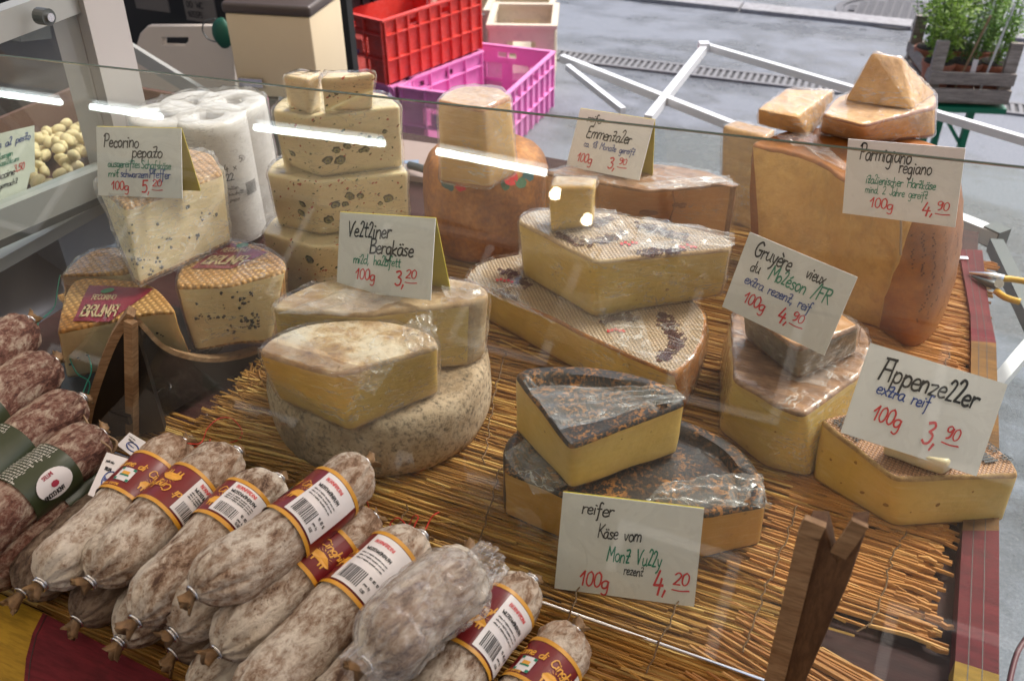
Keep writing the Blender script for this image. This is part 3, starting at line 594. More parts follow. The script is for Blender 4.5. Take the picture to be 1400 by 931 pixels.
for _ in range(90):   # loose stalks
    a = rs.uniform(-.35, .35); c = Vector((rs.uniform(-.7, 0), rs.uniform(.4, 1.2), ZT + .014)); L = rs.uniform(.04, .16); d = Vector((math.cos(a), math.sin(a), rs.uniform(-.02, .03))); mb.tube([c - d * L / 2, c + Vector((0, 0, .001)), c + d * L / 2], rs.uniform(.0009, .0016), 4)
tag(mb.build('reed', REED, mat1), kind='stuff')
# raised frayed corner on the left
mb = MB(); 
for i in range(330):
    t = rs.random(); base = P(370 + rs.uniform(-20, 110) - 20 * t, 650 - 140 * t + rs.uniform(-8, 8), 0); tip = P(250 + 128 * t + rs.uniform(-22, 24), 612 - 125 * t + rs.uniform(-14, 14), rs.uniform(.0, .02))
    base.z = ZT + rs.uniform(.006, .014); m = base.lerp(tip, .5) + Vector((rs.gauss(0, .002), rs.gauss(0, .002), .004)); r = rs.uniform(.0010, .0019); mb.tube([base, m, tip], [r, r, r * .8], 5)
tag(mb.build('frayed_corner', REED, mat1), kind='stuff')
stitches('stitch', [[(858, 640), (790, 810), (758, 880), (740, 931)], [(700, 600), (666, 700), (640, 790), (600, 900)], [(1010, 640), (940, 790), (905, 870), (878, 931)], [(985, 560), (1060, 440)], [(560, 690), (500, 800)], [(690, 480), (672, 560), (660, 640)], [(1090, 690), (1050, 800), (1010, 900)]], mat1, ZT + .0165)
mat2 = thing('reed_mat', 'reddish split reed mat with ragged right end beside the wooden bracket', 'reed mat', (.08, .75, ZT))
mb = MB()
reeds(mb, -.02, .158, .675, 1.5, ZT + .006, ang=-.04, row=.0045, seg=(.08, .2), rr=(.0018, .0034), jit=.03, endr=.018, rs=rs); reeds(mb, -.02, .152, .69, 1.5, ZT + .009, ang=-.06, row=.0055, seg=(.07, .17), rr=(.0018, .0032), jit=.04, endr=.022, rs=rs)
reeds(mb, -.06, .175, .50, .625, ZT + .005, ang=-.24, row=.004, seg=(.1, .2), rr=(.0016, .0028), jit=.02, rs=rs); reeds(mb, -.05, .155, .51, .615, ZT + .009, ang=-.28, row=.0075, seg=(.1, .2), rr=(.0016, .0028), jit=.03, rs=rs)
tag(mb.build('reed', REED2, mat2), kind='stuff')
stitches('stitch', [[(1237, 725), (1215, 780), (1212, 800), (1190, 850), (1163, 868)], [(1300, 480), (1270, 560)]], mat2, ZT + .0145)
mat3 = thing('reed_mat', 'thin reed mat strip at the front left edge under the salami pile', 'reed mat', (-.7, .45, ZT))
mb = MB(); reeds(mb, -1.05, -.62, .352, .66, ZT + .004, ang=.0, rs=rs); tag(mb.build('reed', REED, mat3), kind='stuff')

# ================================================================== CHEESES
def wheel(c, r, h, z0, mats, label, name='cheese_wheel', prof=None, seg=96, lump=.002, group=None, seed=0):
    t = thing(name, label, 'cheese', (c[0], c[1], z0), group)
    prof = prof or [(.0, 0), (.6, 0), (.93, 0), (.975, .03), (1.0, .16), (1.01, .4), (1.005, .7), (.985, .88), (.95, .97), (.90, 1.0), (.8, 1.0), (.6, .99), (.4, .985), (.2, .985)]
    pr = []
    for (a, b), (a2, b2) in zip(prof[:-1], prof[1:]):
        k = max(1, int(math.hypot((a2 - a) * r, (b2 - b) * h) / .009))
        for i in range(k): pr.append((a + (a2 - a) * i / k, b + (b2 - b) * i / k))
    pr.append(prof[-1]); vs = []; fs = []; mi = []
    for a, b in pr[1:]:
        for i in range(seg):
            th = 2 * math.pi * i / seg; v = Vector((c[0] + math.cos(th) * a * r, c[1] + math.sin(th) * a * r, z0 + b * h))
            vs.append(v + noise.noise_vector(v * 22 + Vector((seed, 0, 0))) * lump)
    m = len(pr) - 1
    for j in range(m - 1):
        for i in range(seg):
            fs.append((j * seg + i, j * seg + (i + 1) % seg, (j + 1) * seg + (i + 1) % seg, (j + 1) * seg + i)); mi.append(0 if pr[j + 1][0] > .93 and pr[j + 1][1] < .97 else 1)
    vs.append(Vector((c[0], c[1], z0 + h * prof[-1][1]))); n0 = len(vs) - 1
    for i in range(seg): fs.append(((m - 1) * seg + i, (m - 1) * seg + (i + 1) % seg, n0)); mi.append(1)
    mk('cheese_body', vs, fs, mats, t, mi, smooth=True); return t

VW = wheel((-.531, .775), .139, .085, 0, [RIND_GREY, RIND_GREY], 'whole round grey mouldy cheese under the two wrapped yellow pieces', name='round_cheese')
A1 = cheese([(352, 482, 'c', 386, 548), (459, 512, 'c', 479, 592), (600, 474, 'r', 600, 538), (588, 455, 'r'), (545, 441, 'r'), (480, 436, 'r'), (410, 446, 'r'), (368, 464, 'r')], .085, .16, [P_YEL, RIND_TAN, RIND_WHITE, RIND_TAN],
            'film wrapped yellow cheese wedge with white mould top lying on the grey wheel', film=FILM, sag=.002)
A2 = cheese([(372, 424, 'c', 380, 490), (500, 430, 'c'), (641, 414, 'r', 640, 502), (669, 404, 'r', 662, 487), (650, 386, 'r'), (595, 377, 'r'), (520, 373, 'r'), (440, 384, 'r'), (390, 404, 'r')], .085, .168, [P_YEL2, RIND_TAN, RIND_TAN, RIND_TAN],
            'large wrapped half wheel of pale yellow mountain cheese below the Veltliner sign', film=FILM)
F0 = cheese([(636, 382, 'c', 642, 425), (762, 438, 'c'), (834, 474, 'c'), (921, 512, 'r', 934, 566), (952, 482, 'r'), (965, 445, 'r'), (958, 418, 'r'), (920, 392, 'r'), (850, 362, 'r'), (760, 345, 'r'), (690, 350, 'r'), (650, 363, 'r')], 0, .066,
            [P_GREEN, RIND_ORANGE, RIND_PRINT, RIND_TAN], 'big lower half wheel with printed top and orange rind under the wrapped wedge', film=FILM, bulge=.004)
F1 = cheese([(708, 303, 'c', 716, 378), (813, 357, 'c', 813, 436), (1000, 341, 'r', 985, 405), (996, 326, 'r'), (950, 312, 'r'), (890, 300, 'r'), (820, 290, 'r'), (750, 286, 'r'), (716, 291, 'r')], .066, .154,
            [P_GREEN, RIND_TAN, RIND_PRINT, RIND_TAN], 'large wrapped greenish yellow wedge with printed top carrying a small cheese block', film=FILM, crink=.003)
F2 = cheese([(751, 256, 'c', 753, 319), (812, 257, 'c', 806, 311), (816, 243, 'c'), (757, 240, 'c')], .156, .222, [P_YEL, P_YEL, RIND_TAN, RIND_TAN], 'small upright block of yellow cheese wrapped in film on the printed wedge', name='cheese_block', film=FILM, ds=.004)
E_ = cheese([(742, 236, 'c'), (888, 262, 'c', 880, 335), (1000, 251, 'r'), (1007, 256, 'r'), (985, 240, 'r'), (935, 228, 'r'), (860, 222, 'r'), (790, 224, 'r')], 0, .158,
            [P_EMM, RIND_BROWN, RIND_BROWN, RIND_BROWN], 'wrapped half wheel of holey cheese with brown rind below the Emmentaler sign', film=FILM, bulge=.004)
mb = MB(); tr = bvh(child(E_, 'cheese_body')); rs = random.Random(5)
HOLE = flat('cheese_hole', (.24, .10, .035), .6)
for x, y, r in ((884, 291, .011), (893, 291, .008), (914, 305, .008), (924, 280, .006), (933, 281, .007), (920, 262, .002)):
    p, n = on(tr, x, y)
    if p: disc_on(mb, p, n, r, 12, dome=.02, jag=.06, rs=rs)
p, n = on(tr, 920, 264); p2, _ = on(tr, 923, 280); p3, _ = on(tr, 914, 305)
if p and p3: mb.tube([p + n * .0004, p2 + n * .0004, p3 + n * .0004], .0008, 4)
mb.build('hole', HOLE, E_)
Dw = wheel((-.600, 1.235), .104, .168, 0, [RIND_ORANGE, RIND_ORANGE], 'tall barrel shaped orange brown cheese with a tall wedge standing on top', name='round_cheese', prof=[(0, 0), (.6, 0), (.80, .0), (.90, .05), (.98, .3), (1.0, .55), (.97, .78), (.90, .9), (.80, .96), (.68, .965), (.62, 1.0), (.5, 1.0), (.2, 1.0)], seg=110, lump=.004, seed=3)
mb = MB(); tr = bvh(child(Dw, 'cheese_body')); LBL = flat('label_teal', (.03, .10, .11), .5); 
for i, (x, y, r) in enumerate([(612, 247, .012), (700, 243, .014), (712, 250, .010), (722, 238, .011), (630, 256, .008), (690, 252, .008), (616, 256, .006)]):
    p, n = on(tr, x, y)
    if p: disc_on(mb, p, n, r, 9, mi=i % 3, dome=.01, jag=.3, rs=rs)
mb.build('top_label', [LBL, INKR, flat('label_green', (.06, .15, .08), .5)], Dw)
D1 = cheese([(597, 138, 'c', 600, 250), (660, 150, 'c', 667, 259), (700, 132, 'c', 708, 238), (684, 121, 'r'), (650, 117, 'r'), (618, 122, 'r')], .170, .286, [P_DEEP, RIND_ORANGE, RIND_TAN, RIND_TAN], 'tall film wrapped golden wedge standing on the orange brown barrel cheese', film=FILM2, ds=.005)
# olive cheese stack
C3 = cheese([(357, 318, 'c', 372, 392), (430, 338, 'c', 430, 415), (545, 332, 'r'), (560, 305, 'r'), (500, 284, 'r'), (430, 280, 'r'), (380, 293, 'r')], 0, .108, [P_WHITE, P_WHITE, P_WHITE, P_WHITE], 'cream coloured herb cheese half at the bottom of the olive cheese stack', film=FILM)
C2 = cheese([(364, 238, 'c', 381, 308), (430, 250, 'c', 440, 322), (559, 236, 'c', 560, 308), (545, 214, 'r'), (480, 206, 'r'), (400, 212, 'r'), (372, 224, 'r')], .110, .204, [P_WHITE, P_WHITE, P_WHITE, P_WHITE], 'cream cheese piece with green olives behind the Veltliner sign, second from below', film=FILM)
C1 = cheese([(372, 152, 'c', 388, 226), (420, 160, 'c', 440, 242), (549, 146, 'c', 552, 228), (530, 128, 'r'), (470, 122, 'r'), (400, 130, 'r'), (378, 140, 'r')], .206, .306, [P_WHITE, P_WHITE, P_WHITE, P_WHITE], 'wide cream cheese piece with sliced olives directly under two small chunks', film=FILM)
C0a = cheese([(385, 104, 'c', 392, 146), (420, 110, 'c', 424, 157), (440, 100, 'c', 440, 146), (410, 96, 'c')], .308, .362, [P_WHITE, P_WHITE, P_WHITE, P_WHITE], 'small cream herb cheese chunk on the left end of the olive stack top', name='cheese_chunk', film=FILM, ds=.004)
C0b = cheese([(437, 109, 'c', 443, 153), (514, 103, 'c', 510, 143), (505, 97, 'c'), (445, 99, 'c')], .308, .360, [P_WHITE, P_WHITE, P_WHITE, P_WHITE], 'small cream herb cheese chunk on the right end of the olive stack top', name='cheese_chunk', film=FILM, ds=.004)
OL1 = flat('olive_skin', (.045, .048, .018), .35); OL2 = flat('olive_flesh', (.27, .25, .09), .35); HERB = flat('red_pepper_fleck', (.40, .07, .03), .5); HERBG = flat('herb_green', (.05, .08, .03), .6)
def olives(t, big, box, nfleck, seed):
    tr = bvh(child(t, 'cheese_body')); mb = MB(); rs = random.Random(seed)
    for x, y, r in big:
        p, n = on(tr, x, y)
        if not p: continue
        disc_on(mb, p, n, r, 14, 0, .0003, rs.uniform(.8, 1.2), .16, .16, rs); disc_on(mb, p, n, r * .70, 12, 1, .0016, rs.uniform(.8, 1.1), .1, .2, rs); disc_on(mb, p, n, r * .28, 8, 0, .0026, 1, .2, .3, rs)
    mb.build('olive', [OL1, OL2], t)
    mb = MB()
    for _ in range(nfleck):
        p, n = on(tr, rs.uniform(box[0], box[2]), rs.uniform(box[1], box[3]))
        if p: disc_on(mb, p, n, rs.uniform(.0006, .0019), 5, rs.choice((0, 0, 1, 1)), .0002, rs.uniform(.5, 2.2), .2, .4, rs)
    tag(mb.build('herb_fleck', [HERB, HERBG], t), kind='stuff')
olives(C1, [(448, 219, .0068), (465, 219, .0072), (460, 205, .006), (475, 200, .006), (400, 210, .0055), (500, 204, .0062), (520, 190, .0045), (526, 180, .0035), (505, 188, .003), (494, 206, .004)], (378, 155, 545, 232), 90, 2)
olives(C2, [(478, 268, .0075), (493, 268, .0055), (458, 280, .0065), (472, 279, .005), (531, 271, .007), (450, 300, .0075), (414, 279, .0055), (412, 291, .0065), (520, 278, .004)], (370, 240, 556, 312), 110, 3)
olives(C3, [(423, 355, .008)], (362, 325, 470, 400), 90, 4)
olives(C0a, [], (388, 104, 438, 152), 26, 5); olives(C0b, [(460, 128, .003)], (445, 105, 510, 148), 26, 6)
def chunk(pts, mat, label, film=None):
    bm = bmesh.new()
    for p in pts: bm.verts.new(p)
    r_ = bmesh.ops.convex_hull(bm, input=bm.verts[:]); bmesh.ops.delete(bm, geom=[v for v in bm.verts if not v.link_faces], context='VERTS')
    bmesh.ops.dissolve_limit(bm, angle_limit=.12, verts=bm.verts[:], edges=bm.edges[:])
    bmesh.ops.bevel(bm, geom=bm.edges[:], offset=.003, segments=2, affect='EDGES', profile=.6)
    bmesh.ops.triangulate(bm, faces=bm.faces[:])
    for _ in range(4): bmesh.ops.subdivide_edges(bm, edges=[e for e in bm.edges if e.calc_length() > .007], cuts=1, use_grid_fill=False); bmesh.ops.triangulate(bm, faces=bm.faces[:])
    bm.normal_update(); zmin = min(v.co.z for v in bm.verts); c = sum((v.co for v in bm.verts), Vector()) / len(bm.verts)
    base = [(v.co.copy(), v.normal.copy()) for v in bm.verts]; fs = [tuple(v.index for v in f.verts) for f in bm.faces]; bm.free()
    t = thing('cheese_chunk', label, 'cheese', (c.x, c.y, zmin))
    mk('cheese_body', [p + noise.noise_vector(p * 45) * .0014 for p, n in base], fs, mat, t, smooth=True, sharp=50)
    if film:
        vs = []
        for p, n in base:
            q = p * 40; a = max(0, 1 - abs(noise.noise(q)) * 2.6) ** 2; vs.append(p + n * (.0014 + .0025 * a) + Vector((0, 0, .0006)))
        mk('cling_film', [Vector((v.x, v.y, max(v.z, zmin + .001))) for v in vs], fs, film, t, smooth=True)
    return t
# parmesan
G0 = cheese([(1026, 196, 'c', 1038, 398), (1110, 215, 'c', 1100, 425), (1180, 262, 'c', 1160, 440), (1248, 300, 'r', 1200, 449), (1290, 290, 'r', 1247, 478), (1311, 262, 'r', 1285, 440), (1305, 220, 'r', 1290, 380), (1262, 190, 'r'), (1180, 176, 'r'), (1090, 176, 'r')], 0, .205,
            [P_PARM, RIND_PARM, RIND_PARM, RIND_PARM], 'huge half wheel of hard grana cheese with golden cut face and curved orange rind', bulge=.012, amp=.003, fq=40, film=None, ds=.007)
tr = bvh(child(G0, 'cheese_body')); mb = MB()   # dotted print on the rind
DOT = flat('rind_stamp', (.09, .03, .01), .6)
for col_ in range(5):
    for i in range(46):
        t_ = i / 46; x = 1246 - 26 * t_ + col_ * 15 + 12 * math.sin(t_ * 3.1); y = 322 + 128 * t_ - col_ * 4
        if random.random() < .3: continue
        p, n = on(tr, x + random.uniform(-2.2, 2.2), y)
        if p and (n.x > .1): disc_on(mb, p, n, .0014, 5, dome=.05, jag=.3)
mb.build('rind_stamp', DOT, G0)
G1 = chunk([P(1036, 150, .240), P(1090, 160, .243), P(1138, 124, .246), P(1075, 122, .246), P(1036, 170, .207), P(1104, 187, .207), P(1141, 154, .207), P(1080, 145, .207)], P_PARM, 'small wrapped chunk of hard cheese lying left on the grana wheel', FILM2)
G2 = cheese([(1124, 158, 'c', 1120, 182), (1182, 172, 'c', 1182, 196), (1279, 146, 'r', 1279, 188), (1276, 128, 'r'), (1220, 118, 'r'), (1150, 130, 'r')], .207, .252, [P_PARM, RIND_PARM, P_PARM, P_PARM], 'wrapped slab of hard cheese with orange rind under the pointed top chunk', film=FILM2, ds=.005)
G3 = chunk([P(1193, 72, .325), P(1231, 79, .318), P(1155, 138, .254), P(1247, 151, .254), P(1278, 128, .254), P(1222, 112, .254)], P_PARM, 'pointed wrapped triangular chunk of hard cheese on the very top of the grana stack', FILM2)
RIND_BOX = crust('rind_gold_brown', [(.25, (.26, .14, .04)), (.5, (.40, .23, .07)), (.75, (.55, .37, .15))], 12, 6, .5, .3, stretch=(1, 1, 5))
G4 = cheese([(986, 172, 'c', 984, 298), (1046, 188, 'c', 1040, 320), (1062, 178, 'c'), (1006, 164, 'c')], 0, .135, [RIND_BOX, RIND_BOX, RIND_BOX, RIND_BOX], 'tall golden brown hard cheese block in film left of the grana wheel', name='cheese_block', film=FILM, ds=.006)
# gruyere vieux
H0 = cheese([(999, 432, 'c', 984, 500), (1004, 519, 'c', 983, 592), (1060, 552, 'c', 1045, 640), (1098, 568, 'c', 1104, 655), (1176, 512, 'r', 1180, 590), (1186, 452, 'r'), (1120, 418, 'r'), (1040, 410, 'r')], 0, .092, [P_GREEN, RIND_BROWN, RIND_BROWN, RIND_BROWN], 'film wrapped green yellow wedge with brown top below the Gruyère sign', film=FILM)
H1 = cheese([(1012, 420, 'c', 1017, 462), (1090, 478, 'c', 1092, 520), (1176, 446, 'c', 1172, 482), (1120, 405, 'c')], .094, .142, [crust('rind_grey_green', [(.3, (.10, .08, .05)), (.6, (.22, .18, .12)), (.8, (.4, .33, .24))], 30, 6, .6, .5), RIND_BROWN, P_EMM, RIND_BROWN], 'small dark rinded cheese piece under the tilted Gruyère sign', name='cheese_piece', film=FILM, ds=.005)
b = child(H1, 'cheese_body'); b.data.materials[0] = b.data.materials[0]
# appenzeller
I0 = cheese([(1120, 572, 'c', 1108, 655), (1222, 654, 'c', 1222, 722), (1394, 648, 'r', 1372, 714), (1384, 628, 'r'), (1350, 602, 'r'), (1300, 579, 'r'), (1240, 566, 'r'), (1170, 562, 'r')], 0, .071, [P_YEL, RIND_EDGE, RIND_APP, RIND_EDGE], 'unwrapped yellow wedge with dark patterned label top at the right corner below the Appenzeller sign', sag=.001)
I1 = cheese([(1208, 606, 'c', 1204, 622), (1296, 634, 'c'), (1322, 612, 'c'), (1240, 580, 'c')], .073, .092, [P_WHITE, P_WHITE, P_WHITE, P_WHITE], 'thin pale cheese offcut between the Appenzeller sign and the patterned top', name='cheese_piece', ds=.004)
EYE = flat('cheese_eye', (.34, .19, .05), .5)
def eyes(t, pts, seed=1):
    tr = bvh(child(t, 'cheese_body')); rs = random.Random(seed)
    for x, y, r in pts:
        p, n = on(tr, x, y)
        if p: mb = MB(); disc_on(mb, p, n, r, 9, 0, .0002, rs.uniform(1, 1.7), .02, .2, rs); mb.build('cheese_eye', EYE, t)
# mont vully
def groove(d, v):
    z = 0
    if .020 < d < .034: z = -.009 * math.sin((d - .020) / .014 * math.pi) ** .5
    elif d < .020: z = .0015
    elif d >= .034: z = -.0035
    return z
J0 = cheese([(689, 640, 'c', 689, 705), (770, 676, 'c', 775, 742), (870, 695, 'c', 872, 762), (965, 703, 'c', 962, 765), (1049, 690, 'r', 1040, 745), (1043, 652, 'r'), (1010, 611, 'r'), (950, 578, 'r'), (880, 561, 'r'), (800, 556, 'r'), (740, 566, 'r'), (703, 590, 'r'), (688, 614, 'r')], 0, .062, [P_DEEP, RIND_BLACK, RIND_BLACK, RIND_BLACK],
            'lower half wheel with black speckled grooved top behind the Mont Vully sign', topfn=groove, ds=.005)
J1 = cheese([(704, 511, 'c', 705, 590), (779, 612, 'c', 781, 670), (937, 551, 'r', 925, 622), (926, 533, 'r'), (882, 514, 'r'), (822, 502, 'r'), (760, 499, 'r'), (720, 502, 'r')], .064, .134, [P_YEL, RIND_BLACK, RIND_BLACK, RIND_BLACK],
            'upper quarter wedge of yellow cheese with black speckled grooved top, wrapped in film', topfn=groove, ds=.005)
eyes(I0, [(1136, 628, .0016), (1170, 632, .002), (1179, 673, .0022), (1150, 660, .001), (1211, 690, .0024), (1282, 690, .0022), (1205, 708, .001), (1330, 672, .0012), (1245, 700, .0009)])
eyes(F1, [(912, 396, .0026), (903, 374, .0012), (870, 410, .001), (760, 372, .0012), (960, 380, .0012), (846, 392, .0009)]); eyes(H0, [(1035, 548, .001), (1060, 590, .0012), (1020, 570, .0008)]); eyes(A1, [(420, 545, .001), (560, 520, .0012), (520, 545, .0008)]); eyes(J1, [(850, 600, .001), (745, 590, .0012), (890, 590, .0008)]); eyes(J0, [(735, 695, .001), (1000, 730, .001)])
# crumpled film bunches on the black-topped pieces
def film_sheet(name, quad, nx, ny, lift, par, seed, mat=FILM2, folds=7, amp=.003, zfn=None):
    """crumpled sheet between four world corners (a b c d)"""
    a, b, c, d = quad; vs = []; rs = random.Random(seed); sd = rs.uniform(0, 50)
    for j in range(ny + 1):
        for i in range(nx + 1):
            u, v = i / nx, j / ny; p = (a.lerp(b, u)).lerp(d.lerp(c, u), v)
            w = math.sin(v * math.pi * folds + 2.2 * noise.noise(Vector((u * 3, sd, v)))) * amp * (.5 + .5 * math.sin(u * math.pi)) + noise.noise(Vector((u * 14, v * 14, sd))) * amp * .7
            vs.append(p + Vector((0, 0, lift + w + amp)) + noise.noise_vector(Vector((u * 5, v * 5, sd))) * amp * 1.2)
    fs = [(j * (nx + 1) + i, j * (nx + 1) + i + 1, (j + 1) * (nx + 1) + i + 1, (j + 1) * (nx + 1) + i) for j in range(ny) for i in range(nx)]
    return mk(name, vs, fs, mat, par, smooth=True)
film_sheet('film_fold', [P(722, 533, .134), P(920, 530, .134), P(938, 549, .134), P(765, 590, .134)], 60, 26, .001, J1, 3, folds=8, amp=.0022)
film_sheet('film_fold', [P(905, 665, .062), P(1040, 650, .062), P(1052, 700, .055), P(880, 690, .062)], 50, 22, .001, J0, 6, folds=5, amp=.0035)
film_sheet('film_fold', [P(688, 625, .064), P(720, 600, .064), P(790, 668, .064), P(730, 678, .062)], 40, 22, .001, J0, 8, folds=4, amp=.0025)
film_sheet('film_fold', [P(712, 292, .156), P(840, 290, .156), P(870, 330, .156), P(790, 335, .156)], 50, 30, .001, F1, 11, folds=6, amp=.003)
film_sheet('film_fold', [P(880, 300, .156), P(1003, 322, .156), P(1003, 341, .156), P(860, 345, .156)], 50, 26, .001, F1, 12, folds=5, amp=.003)
film_sheet('film_fold', [P(550, 452, .162), P(590, 430, .166), P(603, 480, .158), P(560, 486, .162)], 30, 26, .002, A1, 14, folds=4, amp=.004)
film_sheet('film_fold', [P(630, 390, .07), P(700, 418, .07), P(760, 445, .07), P(650, 372, .07)], 40, 16, .001, F0, 15, folds=4, amp=.002)
film_sheet('film_fold', [P(450, 514, .162), P(545, 492, .162), P(512, 545, .128), P(470, 520, .155)], 30, 20, .002, A1, 18, folds=5, amp=.0018)
film_sheet('film_fold', [P(870, 252, .162), P(995, 243, .162), P(1003, 252, .162), P(895, 262, .162)], 40, 16, .001, E_, 19, folds=4, amp=.002)
film_sheet('film_fold', [P(1125, 440, .095), P(1165, 455, .095), P(1130, 530, .095), P(1075, 520, .095)], 30, 20, .0005, H0, 21, folds=4, amp=.0012)

film_sheet('film_fold', [P(380, 432, .170), P(470, 398, .170), P(560, 408, .170), P(500, 432, .170)], 40, 20, .001, A2, 23, folds=5, amp=.002)
film_sheet('film_fold', [P(600, 380, .170), P(655, 392, .170), P(668, 408, .170), P(610, 412, .170)], 30, 20, .001, A2, 24, folds=4, amp=.0025)
film_sheet('film_fold', [P(356, 478, .162), P(400, 452, .162), P(470, 505, .162), P(430, 506, .162)], 30, 20, .001, A1, 25, folds=4, amp=.002)
film_sheet('film_fold', [P(1050, 188, .208), P(1110, 184, .208), P(1180, 250, .208), P(1120, 215, .208)], 30, 20, .001, G0, 26, folds=4, amp=.003)
film_sheet('film_fold', [P(770, 352, .07), P(850, 366, .07), P(900, 500, .068), P(840, 470, .068)], 40, 20, .001, F0, 27, folds=4, amp=.0015)
# print on the paper tops: clover stamps in arcs, red marks
def stamps(t, arcs, reds, seed):
    tr = bvh(child(t, 'cheese_body')); mb = MB(); rs = random.Random(seed)
    for arc in arcs:
        pts = catmull([Vector((a, b, 0)) for a, b in arc], 16)
        for q in pts:
            for _ in range(3):
                x, y = q.x + rs.gauss(0, 5), q.y + rs.gauss(0, 2.6); p, n = on(tr, x, y)
                if not p or n.z < .6: continue
                for a in range(4): disc_on(mb, p + Vector((math.cos(a * 1.57 + .7), math.sin(a * 1.57 + .7), 0)) * .0021, Vector((0, 0, 1)), .0016, 6, 0, .0012, 1, .02, .2, rs)
    for x, y in reds:
        for k in range(5):
            p, n = on(tr, x + k * 5 - 10, y + rs.uniform(-2, 2))
            if p and n.z > .6: mb.box(p + Vector((0, 0, .0013)), .004, .006, .0006, Matrix.Rotation(rs.uniform(0, 1), 3, 'Z'), mi=1)
    mb.build('top_print', [BROWNP, INKR], t)
stamps(F1, [[(765, 322), (800, 332), (850, 322)], [(880, 310), (905, 318), (935, 325)], [(830, 300), (800, 312)], [(880, 348), (930, 342)]], [(860, 334), (940, 338)], 3)
stamps(F0, [[(905, 430), (918, 452), (925, 470), (905, 490)], [(830, 436), (870, 434)], [(680, 400), (700, 410)], [(690, 370), (720, 390)]], [(842, 452), (690, 385)], 4)
# appenzeller top: black lettering pattern
tr = bvh(child(I0, 'cheese_body')); mb = MB(); rs = random.Random(9)
def flatmap(o, ux, uy, z): return lambda x, y: Vector((o.x + ux.x * x + uy.x * y, o.y + ux.y * x + uy.y * y, z))
zt_ = .0729; a = P(1130, 575, zt_); b2 = P(1225, 648, zt_); ux = (b2 - a).normalized(); uy = Vector((-ux.y, ux.x, 0))
for row_ in range(9):
    o = a + uy * (.004 + row_ * .010) + ux * (.002 + row_ * .001)
    write(mb, 'APPENZELLER EXTRA'[:int(9 + row_ * .6)], 0, 0, .0075, flatmap(o, ux, uy, zt_), w=.0016, mi=0)
a = P(1338, 596, zt_); b2 = P(1388, 632, zt_); ux = (b2 - a).normalized(); uy = Vector((-ux.y, ux.x, 0))
write(mb, 'EXTRA AP', 0, -.008, .009, flatmap(a, ux, uy, zt_ + .0006), w=.0016)
for k_ in range(5):
    pp = P(1335 + k_ * 5, 618 + k_ * 3, zt_ + .0003); mb.box(pp, .016, .003, .0004, Matrix.Rotation(.6, 3, 'Z'))
mb.build('top_print', [BLK], I0)

# pecorino stand (dark board with plywood edges) -------------------------------------------------
stand = thing('display_stand', 'dark wooden display stand with concave plywood edges and a pointed peak, holding the pepper cheeses', 'display stand', P(184, 592, 0))
gA, gB, gC = P(112, 602, 0), P(184, 594, 0), P(356, 490, 0)
def vboard(name, top, a, b, th, mat, par, z0=0.0, edge=None, etop=.006):
    n = Vector((b.y - a.y, a.x - b.x, 0)).normalized()
    if n.y > 0: n = -n
    tp = catmull([PV(x, y, a, b) for x, y in top], 6); vs = []; fs = []
    for p in tp:
        z_ = max(p.z, z0 + .001)
        vs += [Vector((p.x, p.y, z_)), Vector((p.x, p.y, z0)), Vector((p.x, p.y, z_)) - n * th, Vector((p.x, p.y, z0)) - n * th]
    for i in range(len(tp) - 1):
        A, B = 4 * i, 4 * i + 4; fs += [(A, B, B + 1, A + 1), (A + 2, A + 3, B + 3, B + 2), (A, A + 2, B + 2, B), (A + 1, B + 1, B + 3, A + 3)]
    fs += [(0, 1, 3, 2), (len(vs) - 4, len(vs) - 2, len(vs) - 1, len(vs) - 3)]
    mk(name, vs, fs, mat, par)
    if edge:
        mb = MB()
        for p, q in zip(tp[:-1], tp[1:]): mb.bar(Vector((p.x, p.y, max(p.z, z0))) - n * th / 2 + Vector((0, 0, .001)), Vector((q.x, q.y, max(q.z, z0))) - n * th / 2 + Vector((0, 0, .001)), th + .003, etop)
        mb.build('plywood_edge', edge, par)
vboard('front_board', [(116, 600), (124, 556), (140, 505), (158, 462), (179, 431)], gA, gB, .014, DARKP, stand, edge=WOODL, etop=.010)
vboard('side_board', [(181, 431), (200, 452), (222, 474), (250, 487), (290, 493), (330, 488), (356, 480)], gB, gC, .012, DARKP, stand, edge=WOODL, etop=.006)
mb = MB(); bt, tp_ = gB, PV(181, 431, gA, gB); mb.bar(bt + Vector((.002, -.006, 0)), tp_ + Vector((.002, -.006, -.004)), .012, .010, up=(0, 1, 0)); mb.build('corner_batten', WOODL, stand)
mb = MB(); mb.box(((gB.x + gC.x) / 2 - .09, (gB.y + gC.y) / 2, .035), .16, .22, .012); mb.build('shelf', DARKP, stand)
# pecorino pieces
RSTR = RIND_WEAVE
B1 = cheese([(76, 455, 'c', 90, 520), (172, 434, 'c', 182, 500), (196, 430, 'c', 214, 480), (240, 426, 'r', 262, 486), (226, 405, 'r'), (200, 386, 'r'), (150, 381, 'r'), (98, 384, 'r')], .045, .128, [P_PEP, RSTR, RSTR, RSTR], 'cream pepper cheese piece with orange woven rind and dark red label beside the stand peak', amp=.0015)
B1b = cheese([(83, 378, 'c', 84, 400), (172, 373, 'c'), (190, 362, 'r'), (165, 338, 'r'), (130, 341, 'r'), (100, 358, 'r')], .045, .130, [P_WHITE, RSTR, RSTR, RSTR], 'orange rinded cheese slice behind the labelled pepper cheese at the far left', film=FILM)
B2 = cheese([(239, 392, 'c', 266, 482), (310, 390, 'c'), (392, 368, 'r', 370, 468), (385, 352, 'r'), (350, 334, 'r'), (310, 328, 'r'), (268, 342, 'r'), (245, 366, 'r')], .045, .138, [P_PEP, RSTR, RSTR, RSTR], 'pepper cheese half with orange rind, red label and film corner right of the stand peak', film=FILM)
